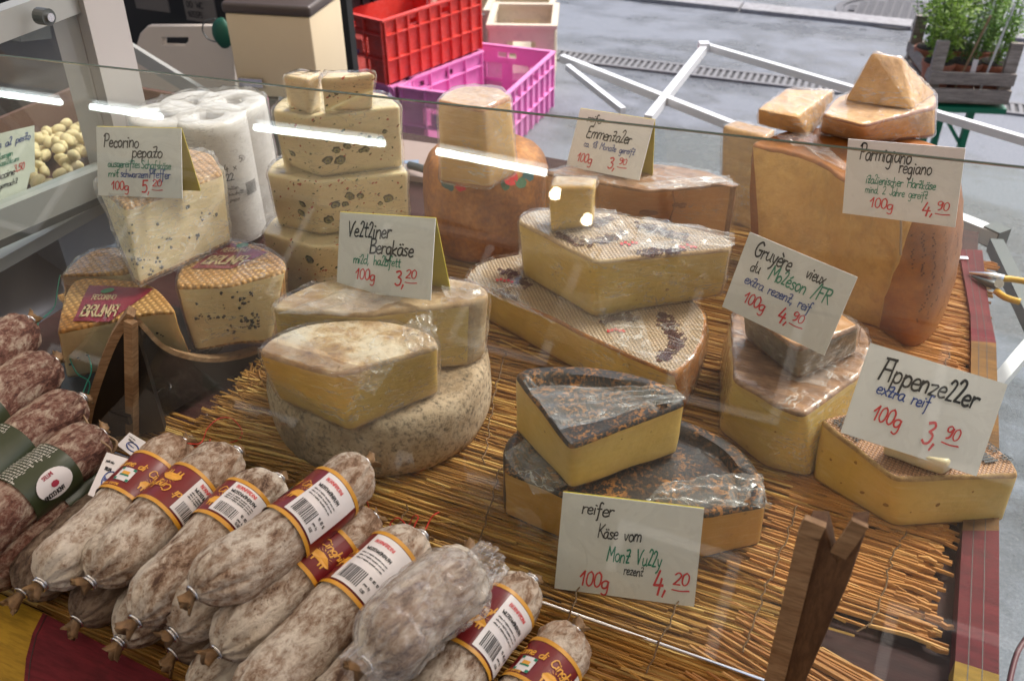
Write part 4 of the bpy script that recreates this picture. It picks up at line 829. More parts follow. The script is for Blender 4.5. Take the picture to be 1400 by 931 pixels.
B3 = cheese([(129, 250, 'c', 186, 388), (172, 284, 'c', 192, 391), (305, 236, 'c', 317, 332), (290, 210, 'r', 300, 318), (230, 200, 'r'), (165, 215, 'r')], .142, .232, [P_PEP, RSTR, RSTR, RSTR], 'wrapped pepper cheese wedge with its tip pointing down below the Pecorino sign', film=FILM2, crink=.004)
PEPM = flat('peppercorn', (.02, .018, .018), .5)
def pepper(t, boxes, seed):
    tr = bvh(child(t, 'cheese_body')); mb = MB(); rs = random.Random(seed)
    for x0, y0, x1, y1, n_ in boxes:
        for _ in range(n_):
            x, y = rs.uniform(x0, x1), rs.uniform(y0, y1)
            for q in range(rs.choice((1, 1, 2, 3))):
                p, n = on(tr, x + rs.uniform(-3, 3), y + rs.uniform(-2, 2))
                if p and abs(n.z) < .6: disc_on(mb, p, n, rs.uniform(.0008, .0022), 6, 0, .0002, rs.uniform(.8, 1.5), .5, .3, rs)
    mb.build('peppercorn', PEPM, t)
pepper(B2, [(262, 430, 360, 440, 26), (300, 396, 360, 420, 12), (310, 442, 360, 455, 18), (270, 400, 380, 460, 8)], 3)
pepper(B3, [(172, 350, 225, 378, 14), (215, 325, 240, 340, 4), (260, 318, 275, 335, 3), (275, 290, 292, 300, 3), (175, 330, 182, 345, 2), (190, 280, 300, 360, 6), (165, 290, 180, 320, 3)], 4)
pepper(B1, [(80, 480, 180, 500, 8), (200, 445, 250, 470, 4)], 5)
REDL = flat('label_dark_red', (.20, .012, .03), .35, nz=.2)
def toplabel(t, quad, z, text, seed):
    q = [P(a, b, z) for a, b in quad]; tr = bvh(child(t, 'cheese_body')); nx, ny = 24, 14; vs = []
    for j in range(ny + 1):
        for i in range(nx + 1):
            p = q[0].lerp(q[1], i / nx).lerp(q[3].lerp(q[2], i / nx), j / ny); h = tr.ray_cast(Vector((p.x, p.y, z + .2)), Vector((0, 0, -1)))[0]
            vs.append(Vector((p.x, p.y, (h.z if h and h.z > z - .02 else z) + .0014)))
    mk('label', vs, [(j * (nx + 1) + i, j * (nx + 1) + i + 1, (j + 1) * (nx + 1) + i + 1, (j + 1) * (nx + 1) + i) for j in range(ny) for i in range(nx)], REDL, t)
    mb = MB(); ux = (q[1] - q[0]); uy = (q[3] - q[0])
    fn = lambda x, y: q[0] + ux * x + uy * y + Vector((0, 0, .0030))
    write(mb, text, .12, .12, .30, fn, w=.05, mi=0, slant=.1)
    write(mb, 'PECORINO', .25, .56, .14, fn, w=.02, mi=0)
    mb.build('label_text', [flat('label_print_gold', (.5, .38, .22), .5)], t)
    mb = MB(); c = q[0] + ux * .62 + uy * .82; disc_on(mb, c + Vector((0, 0, .002)), Vector((0, 0, 1)), .006, 16, 0, .0006, 1.4, .02, 0); mb.build('label_seal', flat('seal_green', (.06, .2, .1), .5), t)
toplabel(B1, [(100, 441), (150, 441), (210, 396), (122, 391)], .128, 'BRUNA', 1)
toplabel(B2, [(262, 368), (318, 368), (366, 346), (306, 331)], .138, 'BRUNA', 2)

# ================================================================== PRICE SIGNS
def sign(R9, o, W_, lines, label, back=True, backdir=-1, stick=None):
    H_ = W_ * 105 / 148; M4 = Matrix((( *R9[0], o[0]), (*R9[1], o[1]), (*R9[2], o[2]), (0, 0, 0, 1)))
    t = thing('price_sign', label, 'price sign', o, mat=M4, group='handwritten cheese price signs')
    fn = lambda x, y, z=.0012: Vector(((x - .5) * W_, (1 - y) * H_, z))
    def bend(x, y): return .0015 * math.sin(x * 3.1) * math.sin(y * 2.9 + .4)
    nx, ny = 12, 10; vs = []; fs = []
    for s in (0, 1):
        for j in range(ny + 1):
            for i in range(nx + 1): v = fn(i / nx, j / ny, 0); v.z = bend(i / nx, j / ny) - s * .0012; vs.append(v)
    m = (nx + 1) * (ny + 1)
    for j in range(ny):
        for i in range(nx):
            a = j * (nx + 1) + i; fs += [(a, a + nx + 1, a + nx + 2, a + 1), (m + a, m + a + 1, m + a + nx + 2, m + a + nx + 1)]
    bo = [i for i in range(nx + 1)] + [j * (nx + 1) + nx for j in range(1, ny + 1)] + [ny * (nx + 1) + i for i in range(nx - 1, -1, -1)] + [j * (nx + 1) for j in range(ny - 1, 0, -1)]
    for a, b in zip(bo, bo[1:] + bo[:1]): fs.append((a, b, m + b, m + a))
    mk('sign_card', vs, fs, PAPER, t, smooth=True, local=True, sharp=40)
    mb = MB(); ink = {'k': 0, 'g': 1, 'b': 2, 'r': 3}
    for text, x, x2, y, h, c in lines:
        k_ = (x2 - x) * W_ / twidth(text, h * H_)
        wf = lambda px_, py_: Vector(((px_ / W_ - .0) * 1.0 * W_ - W_ / 2, py_, bend(px_ / W_, 1 - py_ / H_) + .0005))
        write(mb, text, 0, 0, h * H_, (lambda a, b, x=x, y=y, k_=k_: wf(x * W_ + a * k_, (1 - y) * H_ + b)), w=h * H_ * (.12 if c != 'r' else .12), mi=ink[c])
    mb.build('lettering', [BLK, INKG, INKB, INKR], t, local=True)
    if back:   # folded rear leg of the tent card, hinged at the top edge
        vs = []; top = H_; dz = -W_ * .34
        for x in (0, 1):
            for (yy, zz_) in ((top, -.0012), (top * .12, dz)): vs.append(Vector(((x - .5) * W_, yy, zz_)))
        vs += [v + Vector((0, .001, -.001)) for v in vs]
        mk('back_leg', vs, [(0, 1, 3, 2), (4, 6, 7, 5), (0, 4, 5, 1), (2, 3, 7, 6), (1, 5, 7, 3), (0, 2, 6, 4)], YEL, t, local=True)
    if stick:
        mb = MB(); mb.tube([Vector((0, H_ * .4, -.004)), Vector((.004, 0, -.004)), Vector((.006, -.05, -.012))], .0016, 6); mb.build('skewer', TANT, t, local=True)
    return t
SG = {
'pec': ([[0.98, -0.1411, 0.1405], [0.1881, 0.4239, -0.886], [0.0655, 0.8947, 0.4419]], [-0.8662, 0.7737, 0.235], .1217,
   [('Pecorino', 0.08, 0.51, .29, .19, 'k'), ('pepato', 0.42, 0.78, .43, .18, 'k'), ('ausgereiftes', 0.13, 0.52, .58, .115, 'g'), ('Schafskäse', 0.53, 0.88, .59, .12, 'g'), ('mi†', 0.13, 0.26, .72, .11, 'g'), ('schwarzem', 0.28, 0.61, .72, .11, 'b'), ('Pfeffer', 0.62, 0.87, .72, .13, 'b'), ('100g', 0.16, 0.37, .91, .13, 'r'), ('5,', 0.52, 0.62, .93, .18, 'r'), ('20', 0.65, 0.76, .84, .10, 'r'), ('_', 0.65, 0.76, 0.89, 0.1, 'r')],
   'white price sign reading Pecorino pepato, standing on the pepper cheese wedge', True, False),
'velt': ([[0.9895, -0.1246, -0.0728], [-0.0066, 0.465, -0.8853], [0.1441, 0.8765, 0.4593]], [-0.5211, 0.782, 0.169], .1336,
   [('Vel†liner', 0.09, 0.56, .29, .20, 'k'), ('Bergkäse', 0.34, 0.8, .49, .19, 'k'), ('mild, halbfe††', 0.17, 0.68, .63, .12, 'g'), ('100g', 0.2, 0.41, .83, .14, 'r'), ('3,', 0.62, 0.72, .86, .19, 'r'), ('20', 0.73, 0.84, .76, .11, 'r'), ('_', 0.73, 0.84, 0.81, 0.11, 'r')],
   'white price sign reading Veltliner Bergkäse, on the pale half wheel', True, False),
'emm': ([[0.9785, 0.0353, -0.2031], [-0.1916, 0.5191, -0.833], [0.0761, 0.854, 0.5147]], [-0.4002, 1.2272, .1605], .1278,
   [('reifer', 0.13, 0.36, .20, .14, 'k'), ('Emmentaler', 0.17, 0.78, .46, .20, 'k'), ('ca. 18 Monate gereift', 0.17, 0.86, .62, .115, 'b'), ('100g', 0.12, 0.33, .88, .15, 'r'), ('3,', 0.55, 0.65, .90, .19, 'r'), ('90', 0.68, 0.79, .80, .11, 'r'), ('_', 0.68, 0.79, 0.85, 0.11, 'r')],
   'beige looking price sign reading reifer Emmentaler, on the brown rinded half wheel', True, False),
'parm': ([[0.9623, -0.1342, -0.2368], [-0.2223, 0.1141, -0.9683], [0.157, 0.9844, 0.08]], [0.0216, 1.145, 0.207], .1381,
   [('Parmigiano', 0.11, 0.57, .25, .20, 'k'), ('regiano', 0.47, 0.75, .37, .18, 'k'), ('italienischer Hartkäse', 0.19, 0.8, .55, .12, 'g'), ('mind. 2 Jahre gereift', 0.19, 0.74, .68, .11, 'g'), ('100g', 0.24, 0.45, .87, .14, 'r'), ('4,', 0.7, 0.8, .88, .17, 'r'), ('90', 0.82, 0.93, .80, .12, 'r'), ('_', 0.82, 0.93, 0.85, 0.12, 'r')],
   'white price sign reading Parmigiano regiano, in front of the huge grana wheel', False, True),
'gruy': ([[0.9429, 0.1514, -0.2968], [-0.3297, 0.2958, -0.8965], [-0.0479, 0.9432, 0.3288]], [-0.0847, 0.9274, 0.1455], .1353,
   [('Gruyère', 0.1, 0.46, .24, .20, 'k'), ('vieux', 0.6, 0.77, .24, .16, 'k'), ('du', 0.12, 0.21, .43, .15, 'k'), ('Moléson /FR', 0.3, 0.86, .43, .18, 'g'), ('extra rezent, reif', 0.11, 0.75, .60, .13, 'b'), ('100g', 0.16, 0.37, .83, .15, 'r'), ('4,', 0.5, 0.6, .85, .19, 'r'), ('90', 0.62, 0.73, .77, .12, 'r'), ('_', 0.62, 0.73, 0.82, 0.12, 'r')],
   'tilted price sign reading Gruyère vieux, on the small dark rinded piece', False, False),
'app': ([[0.9843, 0.0733, 0.1604], [0.0864, 0.5926, -0.8009], [-0.1537, 0.8022, 0.577]], [0.0853, 0.8333, .0915], .1425,
   [('Appenzeller', 0.12, 0.84, .34, .24, 'k'), ('extra reif', 0.14, 0.53, .49, .14, 'b'), ('100g', 0.17, 0.38, .77, .17, 'r'), ('3,', 0.55, 0.65, .84, .25, 'r'), ('90', 0.69, 0.8, .72, .14, 'r'), ('_', 0.69, 0.8, 0.77, 0.14, 'r')],
   'large tilted white price sign reading Appenzeller extra reif at the right corner', False, False),
'mv': ([[0.9687, -0.1232, 0.2156], [0.2483, 0.4996, -0.8299], [-0.0055, 0.8574, 0.5146]], [-0.1495, 0.6045, 0.001], .1419,
   [('reifer', 0.14, 0.37, .19, .14, 'k'), ('Käse vom', 0.27, 0.58, .41, .14, 'k'), ('Mont Vully', 0.35, 0.74, .64, .16, 'g'), ('rezent', 0.48, 0.62, .76, .11, 'k'), ('100g', 0.17, 0.38, .93, .16, 'r'), ('4,', 0.69, 0.79, .90, .24, 'r'), ('20', 0.83, 0.94, .80, .13, 'r'), ('_', 0.83, 0.94, 0.85, 0.13, 'r')],
   'white price sign reading reifer Käse vom Mont Vully, before the black topped cheeses', True, False)}
for k_, (R9, o_, W_, ln_, lb_, bk_, st_) in SG.items(): sign(R9, o_, W_, ln_, lb_, bk_, stick=st_)


# ================================================================== SALAMI
def salami(lo, hi, r, casing, label, band=None, kind='boar', roll=0, flip=False, cut=None, group='salami sausages piled at the front', seed=0, sticker=True, tips=(True, True), film=None, droop=.0):
    a, b = P(*lo), P(*hi); ax = (b - a); L = ax.length; ax.normalize(); c = (a + b) / 2
    toc = (CAMP - c); toc = (toc - ax * toc.dot(ax)).normalized(); Yv = toc.cross(ax).normalized(); rs = random.Random(seed + 11)
    M4 = Matrix(((ax.x, Yv.x, toc.x, c.x), (ax.y, Yv.y, toc.y, c.y), (ax.z, Yv.z, toc.z, c.z), (0, 0, 0, 1)))
    t = thing('salami', label, 'salami', c, group, mat=M4)
    sd = seed * 3.7; ph = rs.uniform(0, 6); fat = rs.uniform(.96, 1.03); bnd = rs.uniform(-.004, .004)
    q1, q2 = rs.uniform(1.0, 1.5), rs.uniform(1.0, 1.5)
    def rad(x, th, smooth=False):
        d1, d2 = x + L / 2, L / 2 - x; d = min(d1 / q1, d2 / q2); k = min(1, max(0, d / (r * 1.05))); f = max(.14, (1 - (1 - k) ** 2.2) ** .62)
        v = Vector((x * 22, math.cos(th) * .8, math.sin(th) * .8 + sd)); lump = noise.noise(v) * .0022 + noise.noise(v * .4 + Vector((3, 1, 2))) * .003
        rr = r * fat * f + lump * f
        if not smooth:
            pl = max(0, 1 - d / (r * 1.15)); rr *= 1 + pl * .13 * math.sin(th * 11 + ph + 3 * noise.noise(Vector((x * 30, sd, 0)))) + pl * .07 * math.sin(th * 23 + ph)
            rr += noise.noise(Vector((x * 130, math.cos(th) * 4, math.sin(th) * 4 + sd))) * .0011 * f
        return rr
    def pt(x, th, off=0.0, smooth=False):
        rr = rad(x, th, smooth) + off; k = 1 - (2 * x / L) ** 2
        return Vector((x, -math.sin(th) * rr + bnd * k * 2, math.cos(th) * rr - droop * (1 - k)))
    nx, nt_ = 110, 64; vs = []; fs = []
    for i in range(nx + 1):
        u = i / nx; u = .5 - .5 * math.cos(u * math.pi) if True else u; x = -L / 2 + L * (.35 * i / nx + .65 * u)
        vs += [pt(x, 2 * math.pi * j / nt_) for j in range(nt_)]
    for i in range(nx):
        for j in range(nt_): fs.append((i * nt_ + j, (i + 1) * nt_ + j, (i + 1) * nt_ + (j + 1) % nt_, i * nt_ + (j + 1) % nt_))
    fs += [tuple(range(nt_)), tuple(reversed(range(nx * nt_, (nx + 1) * nt_)))]
    mk('casing', vs, fs, casing, t, smooth=True, local=True)
    for s, ok in ((-1, tips[0]), (1, tips[1])):
        if not ok: continue
        n = 22; mb = MB(); base = pt(s * L / 2, 0); cc = Vector((s * L / 2, bnd * 0, -droop)); m = []
        dy, dz = rs.uniform(-.5, .5), rs.uniform(-.9, .0); lt = rs.uniform(.009, .015)
        for i in range(8):
            k = i / 7
            for j in range(n):
                th = 2 * math.pi * j / n; q = (.0040 + .0040 * k ** 1.3) * (1 + .22 * k * math.sin(th * 5 + ph)) * (1 if j % 2 else .74)
                m.append(Vector((cc.x + s * (k * lt - .002) + s * k * .003 * math.sin(th * 3 + ph), cc.y + math.cos(th) * q * 1.15 + dy * k * lt, cc.z + math.sin(th) * q * .75 + dz * k * lt)))
        ff = [(i * n + j, i * n + (j + 1) % n, (i + 1) * n + (j + 1) % n, (i + 1) * n + j) for i in range(7) for j in range(n)]; m.append(cc + Vector((s * lt * .55, dy * lt, dz * lt))); ff += [(7 * n + j, 7 * n + (j + 1) % n, 8 * n) for j in range(n)]
        mk('casing_tip', m, ff, TIPM, t, smooth=True, local=True)
        for w in (0, 1) if rs.random() < .4 else (0,):
            mb = MB(); ring = [cc + Vector((s * (-.001 + w * .0028), math.cos(k / 16 * 6.2832) * .0068, math.sin(k / 16 * 6.2832) * .0062)) for k in range(17)]; mb.tube(ring, .0013, 6, cap=False); o = mb.build('clip', METAL, t, local=True, smooth=True)
    def patch(name, x0, x1, t0, t1, off, mat, nx=16, nt=36, smooth=True):
        vs = [pt(x0 + (x1 - x0) * i / nx, t0 + (t1 - t0) * j / nt, off, True) for i in range(nx + 1) for j in range(nt + 1)]
        fs = [(i * (nt + 1) + j, (i + 1) * (nt + 1) + j, (i + 1) * (nt + 1) + j + 1, i * (nt + 1) + j + 1) for i in range(nx) for j in range(nt)]
        return mk(name, vs, fs, mat, t, smooth=smooth, local=True)
    if band:
        x0, x1 = -L / 2 + band[0] * L, -L / 2 + band[1] * L; w = x1 - x0; xm = (x0 + x1) / 2; e = .0035; ro = R(roll)
        if kind == 'boar':
            patch('label_band', x0, x1, 0, 2 * math.pi, .0016, BURG, 20, 64)
            patch('band_edge', x0 - .0006, x0 + e, 0, 2 * math.pi, .0021, GOLDB, 3, 64); patch('band_edge', x1 - e, x1 + .0006, 0, 2 * math.pi, .0021, GOLDB, 3, 64)
            sg = -1 if flip else 1
            fn = lambda u, v: pt(xm + sg * v, ro + sg * u / r, .0024, True)     # u round the sausage, v along it
            mb = MB(); write(mb, 'Salame di Cinghiale', -.044, .0035, .0085, fn, w=.0012, slant=.15)
            write(mb, 'BERNARDINI GASTONE', -.040, -w / 2 + e + .0012, .0024, fn, w=.0005, slant=0, rnd=0)
            mb.build('band_lettering', [GOLD], t, local=True)
            # gold boar and sun
            mb = MB(); bo = []
            ox, oy = .012, -.0075
            body = [(-.010, 0), (-.007, .004), (-.001, .0055), (.005, .0045), (.009, .001), (.0115, -.0012), (.009, -.003), (.004, -.0035), (-.004, -.0035), (-.009, -.003)]
            vs_ = [fn(ox, oy)] + [fn(ox + x, oy + y) for x, y in body]; mb.add(vs_, [(0, i + 1, (i + 1) % len(body) + 1) for i in range(len(body))])
            for lx in (-.0075, -.004, .0035, .0065): mb.add([fn(ox + lx - .0009, oy - .003), fn(ox + lx + .0009, oy - .003), fn(ox + lx + .0004, oy - .0075), fn(ox + lx - .0007, oy - .0075)], [(0, 1, 2, 3)])
            for i in range(9):
                a_ = i * .35 + .2; mb.add([fn(ox + .001 + math.cos(a_) * .006 - .0004, oy + .002 + math.sin(a_) * .006), fn(ox + .001 + math.cos(a_) * .006 + .0006, oy + .002 + math.sin(a_) * .006), fn(ox + .001 + math.cos(a_) * .0105, oy + .002 + math.sin(a_) * .0095)], [(0, 1, 2)])
            mb.build('boar_emblem', [GOLD], t, local=True)
            # small white tourist square with green corners
            mb = MB(); gx = -.024 if not flip else .040
            def qd(u0, v0, u1, v1, mi, off): 
                f2 = lambda u, v: pt(xm + sg * v, ro + sg * u / r, off, True); k = 5
                for i in range(k): mb.add([f2(u0 + (u1 - u0) * i / k, v0), f2(u0 + (u1 - u0) * (i + 1) / k, v0), f2(u0 + (u1 - u0) * (i + 1) / k, v1), f2(u0 + (u1 - u0) * i / k, v1)], [(0, 1, 2, 3)], mi)
            qd(gx, -.016, gx + .016, .001, 0, .0023)
            for (a_, b_) in ((gx, -.002), (gx + .013, -.002), (gx, -.016), (gx + .013, -.016)): qd(a_, b_, a_ + .003, b_ + .003, 1, .0026)
            qd(gx + .004, -.008, gx + .012, -.004, 2, .0026); qd(gx + .003, -.010, gx + .013, -.008, 1, .0026)
            mb.build('tourist_mark', [STICK, INKG, GOLD], t, local=True)
            if sticker:
                ts = ro + (R(sticker) if sticker is not True else R(78)); hw = .75
                patch('sticker', x0 + e + .002, x1 - e - .001, ts - hw, ts + hw, .0026, STICK, 14, 22)
                f3 = lambda u, v: pt(xm + v, ts + u / r, .0030, True); mb = MB(); hh = w / 2 - e
                write(mb, 'BERNARDINI', -hw * r * .8, hh * .66, .0036, f3, w=.0006, slant=0, mi=1, rnd=0)
                write(mb, 'WILDSCHWEINSALAMI', -hw * r * .85, hh * .36, .0034, f3, w=.0007, slant=0, mi=0, rnd=0, tight=.66)
                for k in range(4): write(mb, 'salame di cinghiale ingredienti carne suina', -hw * r * .85, hh * (.20 - .12 * k), .0015, f3, w=.00035, slant=0, mi=0, rnd=0, tight=.8) if k < 3 else None
                u = -hw * r * .8
                while u < hw * r * .12:
                    bw = rs.choice((.0004, .0006, .0010)); mb.add([f3(u, -hh * .82), f3(u + bw, -hh * .82), f3(u + bw, -hh * .30), f3(u, -hh * .30)], [(0, 1, 2, 3)]); u += bw + rs.choice((.0005, .0009))
                write(mb, '10 80 12', hw * r * .25, -hh * .40, .0028, f3, w=.0005, slant=0, rnd=0, tight=.8); write(mb, 'peso kg', hw * r * .25, -hh * .62, .0022, f3, w=.0004, slant=0, rnd=0, tight=.8); write(mb, '0.32', hw * r * .3, -hh * .82, .0026, f3, w=.0005, slant=0, rnd=0)
                mb.build('sticker_print', [BLK, INKR], t, local=True)
        else:
            patch('label_band', x0, x1, 0, 2 * math.pi, .0016, BAND_G, 20, 64)
            f4 = lambda u, v: pt(xm + v, ro + u / r, .0023, True); mb = MB()
            for k in range(int(w / .0036)):
                v = w / 2 - .004 - k * .0036
                write(mb, 'salame toscano con semi di finocchio carne di suino sale aromi naturali'[k % 9:k % 9 + 26], -.045 + rs.uniform(0, .006), v, .0022, f4, w=.00042, slant=0, rnd=0, tight=.75)
            mb.build('band_lettering', [INKW], t, local=True)
            if kind == 'oval':
                ou = .008; k = 26; a_, b_ = .0135, .020; f5 = lambda u, v: pt(xm + v, ro + u / r, .0031, True)
                vs_ = [f5(ou, 0)]; fs_ = []
                for ring in range(1, 5):
                    for i in range(k): vs_.append(f5(ou + math.cos(2 * math.pi * i / k) * a_ * ring / 4, math.sin(2 * math.pi * i / k) * b_ * ring / 4))
                for i in range(k): fs_.append((0, 1 + i, 1 + (i + 1) % k))
                for ring in range(3):
                    for i in range(k): p_, q_ = 1 + ring * k, 1 + (ring + 1) * k; fs_.append((p_ + i, q_ + i, q_ + (i + 1) % k, p_ + (i + 1) % k))
                mk('oval_label', vs_, fs_, STICK, t, local=True, smooth=True)
                f6 = lambda u, v: pt(xm + u * 1.0, ro + (ou - v) / r, .0036, True); mb = MB()
                write(mb, 'FINOCCHIONA', -.017, -.0095, .0042, f6, w=.0009, slant=0, mi=0, rnd=0, tight=.72); write(mb, 'SALUMI', -.008, .0075, .0034, f6, w=.0006, slant=0, mi=1, rnd=0)
                vs_ = [f6(0, .0)] + [f6(math.cos(i * .785) * .0045, math.sin(i * .785) * .003) for i in range(8)]; mb.add(vs_, [(0, i + 1, (i + 1) % 8 + 1) for i in range(8)], 1)
                mb.build('oval_print', [BLK, flat('print_dark_pink', (.35, .02, .05), .5)], t, local=True)
    if film:
        vs = []; nx2, nt2 = 90, 80
        for i in range(nx2 + 1):
            x = -L / 2 - .012 + (L + .030) * i / nx2; xc = min(max(x, -L / 2 * .93), L / 2 * .93)
            for j in range(nt2):
                th = 2 * math.pi * j / nt2; w_ = abs(noise.noise(Vector((x * 45, math.cos(th) * 2.2, math.sin(th) * 2.2)))) * .010 + abs(noise.noise(Vector((x * 120, math.cos(th) * 6, math.sin(th) * 6)))) * .003
                v = pt(xc, th, .0012 + w_ * (.35 + .65 * max(0, math.sin(th + .4)))); v.x = x; vs.append(v)
        fs = [(i * nt2 + j, (i + 1) * nt2 + j, (i + 1) * nt2 + (j + 1) % nt2, i * nt2 + (j + 1) % nt2) for i in range(nx2) for j in range(nt2)]
        mk('plastic_film', vs, fs, film, t, smooth=True, local=True)
    return t
GOLDB = flat('band_gold_edge', (.62, .30, .03), .4)
SW, SE_, SG_ = SAL_W
gw = 'white moulded boar salami piled in rows'
salami((28, 812, .034), (190, 655, .030), 0.0288, SAL_D, 'dark salami with bare brown end at the far left under the first white row', seed=1, group=gw)
salami((104, 850, .033), (262, 695, .030), 0.0288, SAL_D, 'dark bare salami lying underneath the second labelled white salami', seed=2, group=gw)
salami((163, 878, .033), (330, 715, .030), 0.0277, SW, 'white salami at the bottom beneath the third white salami from the left', seed=3, group=gw)
salami((235, 895, .032), (400, 755, .030), 0.0288, SAL_D, 'lowest dark salami end poking out below the topmost white salami', seed=4, group=gw)
salami((262, 955, .032), (430, 800, .030), 0.0286, SG_, 'pale salami at the bottom edge below the labelled row', seed=5, group=gw)
salami((236, 866, .075), (402, 722, .080), 0.0288, SE_, 'plain pale salami squeezed between the third one and the topmost one', seed=6, group=gw)
salami((56, 798, .085), (252, 604, .085), 0.0281, SG_, 'leftmost white salami with burgundy band reading Salame di Cinghiale and a tourist mark', (.50, .76), roll=-14, sticker=120, seed=7, group=gw)
salami((124, 795, .088), (324, 618, .092), 0.0286, SE_, 'white salami whose burgundy band is upside down, second labelled from the left', (.42, .69), roll=-25, flip=True, sticker=62, seed=8, group=gw)
salami((184, 850, .088), (381, 655, .092), 0.0286, SW, 'third labelled white salami with white sticker half hidden by the topmost one', (.54, .79), roll=-70, sticker=65, seed=9, group=gw)
salami((295, 892, .085), (513, 706, .085), 0.0286, SG_, 'white salami under the topmost one showing the gold boar on its band', (.47, .74), roll=-28, sticker=-120, seed=10, group=gw)
salami((262, 812, .135), (501, 632, .132), 0.0294, SE_, 'topmost white salami with barcode sticker on its burgundy band, centre of the pile', (.46, .78), roll=-70, sticker=72, seed=11, group=gw)
salami((330, 985, .085), (577, 733, .082), 0.0286, SE_, 'white salami with large barcode sticker and red thread at its upper end', (.53, .84), roll=-90, sticker=76, seed=12, group=gw)
salami((418, 1010, .072), (641, 756, .074), 0.0277, SW, 'white salami partly covered by the plastic wrapped salami', (.60, .86), roll=-90, sticker=70, seed=13, group=gw)
salami((565, 1010, .058), (726, 793, .056), 0.0277, SE_, 'white salami with burgundy band right of the plastic wrapped one', (.40, .78), roll=-50, sticker=88, seed=14, group=gw)
salami((655, 1020, .036), (787, 861, .038), 0.0277, SG_, 'lowest white salami at the front right end of the pile', (.40, .72), roll=-10, sticker=100, seed=15, group=gw)
salami((500, 908, .128), (655, 778, .122), 0.0314, SW, 'thick salami wrapped in crumpled clear plastic on top of the front row', seed=16, film=FILM2, tips=(True, False), group=gw)
gg = 'dark red salami with olive bands at the left edge'
salami((-90, 560, .150), (40, 440, .150), 0.0277, SAL_R, 'uppermost dark red salami at the left edge tied with green thread', seed=21, group=gg)
salami((-110, 650, .125), (76, 494, .122), 0.0286, SAL_R, 'dark red salami with olive band, second from the top at the left', (.18, .48), kind='green', roll=10, seed=22, group=gg)
salami((-110, 725, .095), (112, 545, .100), 0.0286, SAL_R, 'dark red salami with small print on its olive band, third from top at left', (.28, .58), kind='green', roll=-5, seed=23, group=gg)
salami((-70, 765, .080), (142, 592, .085), 0.0286, SAL_R, 'dark red salami whose olive band carries a white oval label', (.40, .70), kind='oval', roll=5, seed=24, group=gg)
salami((-35, 800, .034), (160, 650, .036), 0.0286, SAL_R, 'dark red salami at the bottom left beneath the oval labelled one', (.60, .88), kind='green', roll=0, seed=25, group=gg)

# threads and paper tags
def thread(label, pts, r, mat, cat='thread'):
    w = [P(*p) for p in pts]; mb = MB(); mb.tube(catmull(w, 6), r, 5); o = mb.build('thread', mat, None, smooth=True, origin=w[0]); tag(o, label, cat); return o
thread('red thread loop on the reed mat above the second white salami', [(256, 606, .10), (275, 605, .10), (284, 585, .03), (300, 572, .02), (318, 573, .02), (331, 590, .015), (322, 603, .015), (290, 606, .02), (262, 612, .06), (280, 614, .03), (288, 600, .02)], .0007, REDT)
thread('red thread loops tied behind the clip of the sticker salami', [(577, 733, .09), (560, 722, .04), (545, 708, .03), (534, 715, .02), (538, 726, .02), (556, 722, .02), (565, 706, .03), (572, 707, .04), (566, 722, .05), (577, 730, .08), (590, 707, .05), (600, 700, .04)], .0008, REDT)
thread('short red thread tail at the upper end of the topmost salami', [(502, 636, .13), (496, 660, .12), (503, 690, .06), (508, 700, .02)], .0007, REDT)
thread('green thread hanging from the orange rinded cheese to the dark salami', [(82, 376, .13), (78, 400, .12), (74, 420, .11), (60, 434, .12), (52, 440, .13), (54, 462, .12), (56, 468, .12)], .0008, GREENT)
thread('green thread looped in front of the labelled pepper cheese', [(112, 540, .10), (118, 525, .09), (125, 505, .08), (118, 480, .08), (105, 468, .08), (93, 470, .08), (94, 485, .08), (105, 510, .08), (122, 522, .07), (120, 540, .06)], .0008, GREENT)
thread('tan string tied from the red salami to the paper tags', [(104, 552, .10), (118, 575, .10), (132, 598, .10), (150, 612, .09), (152, 622, .08), (160, 605, .09), (148, 596, .09)], .0013, TANT, 'string')
def papertag(q, z, label):
    c = [P(*p) for p in q]; ux, uy = c[1] - c[0], c[3] - c[0]; n = ux.cross(uy).normalized(); n = n if n.z > 0 else -n
    vs = c + [v - n * .0008 for v in c]; t = thing('paper_tag', label, 'paper tag', c[0], 'paper tags tied to the salami')
    mk('tag_card', vs, [(0, 1, 2, 3), (7, 6, 5, 4), (0, 4, 5, 1), (1, 5, 6, 2), (2, 6, 7, 3), (3, 7, 4, 0)], STICK, t)
    fn = lambda x, y: c[0] + ux * x + uy * y + n * .0005; mb = MB()
    el = [fn(.55 + .28 * math.cos(a * .3307), .42 + .22 * math.sin(a * .3307)) for a in range(20)]; mb.tube(el, .0007, 4, mi=0)
    write(mb, 'SALUMI', .18, .62, .07, fn, w=.02, mi=1, rnd=0); write(mb, 'toscana', .3, .40, .09, fn, w=.02, mi=0); write(mb, 'prodotto italiano', .12, .8, .05, fn, w=.012, mi=1, tight=.7)
    mb.build('tag_print', [INKB, BLK], t); return t
papertag([(120, 676, .085), (155, 690, .085), (182, 629, .09), (146, 618, .09)], .09, 'white paper tag with blue oval in front of the dark stand')
papertag([(160, 608, .07), (186, 628, .07), (206, 608, .07), (177, 591, .07)], .07, 'smaller white paper tag lying tilted behind the other tag')


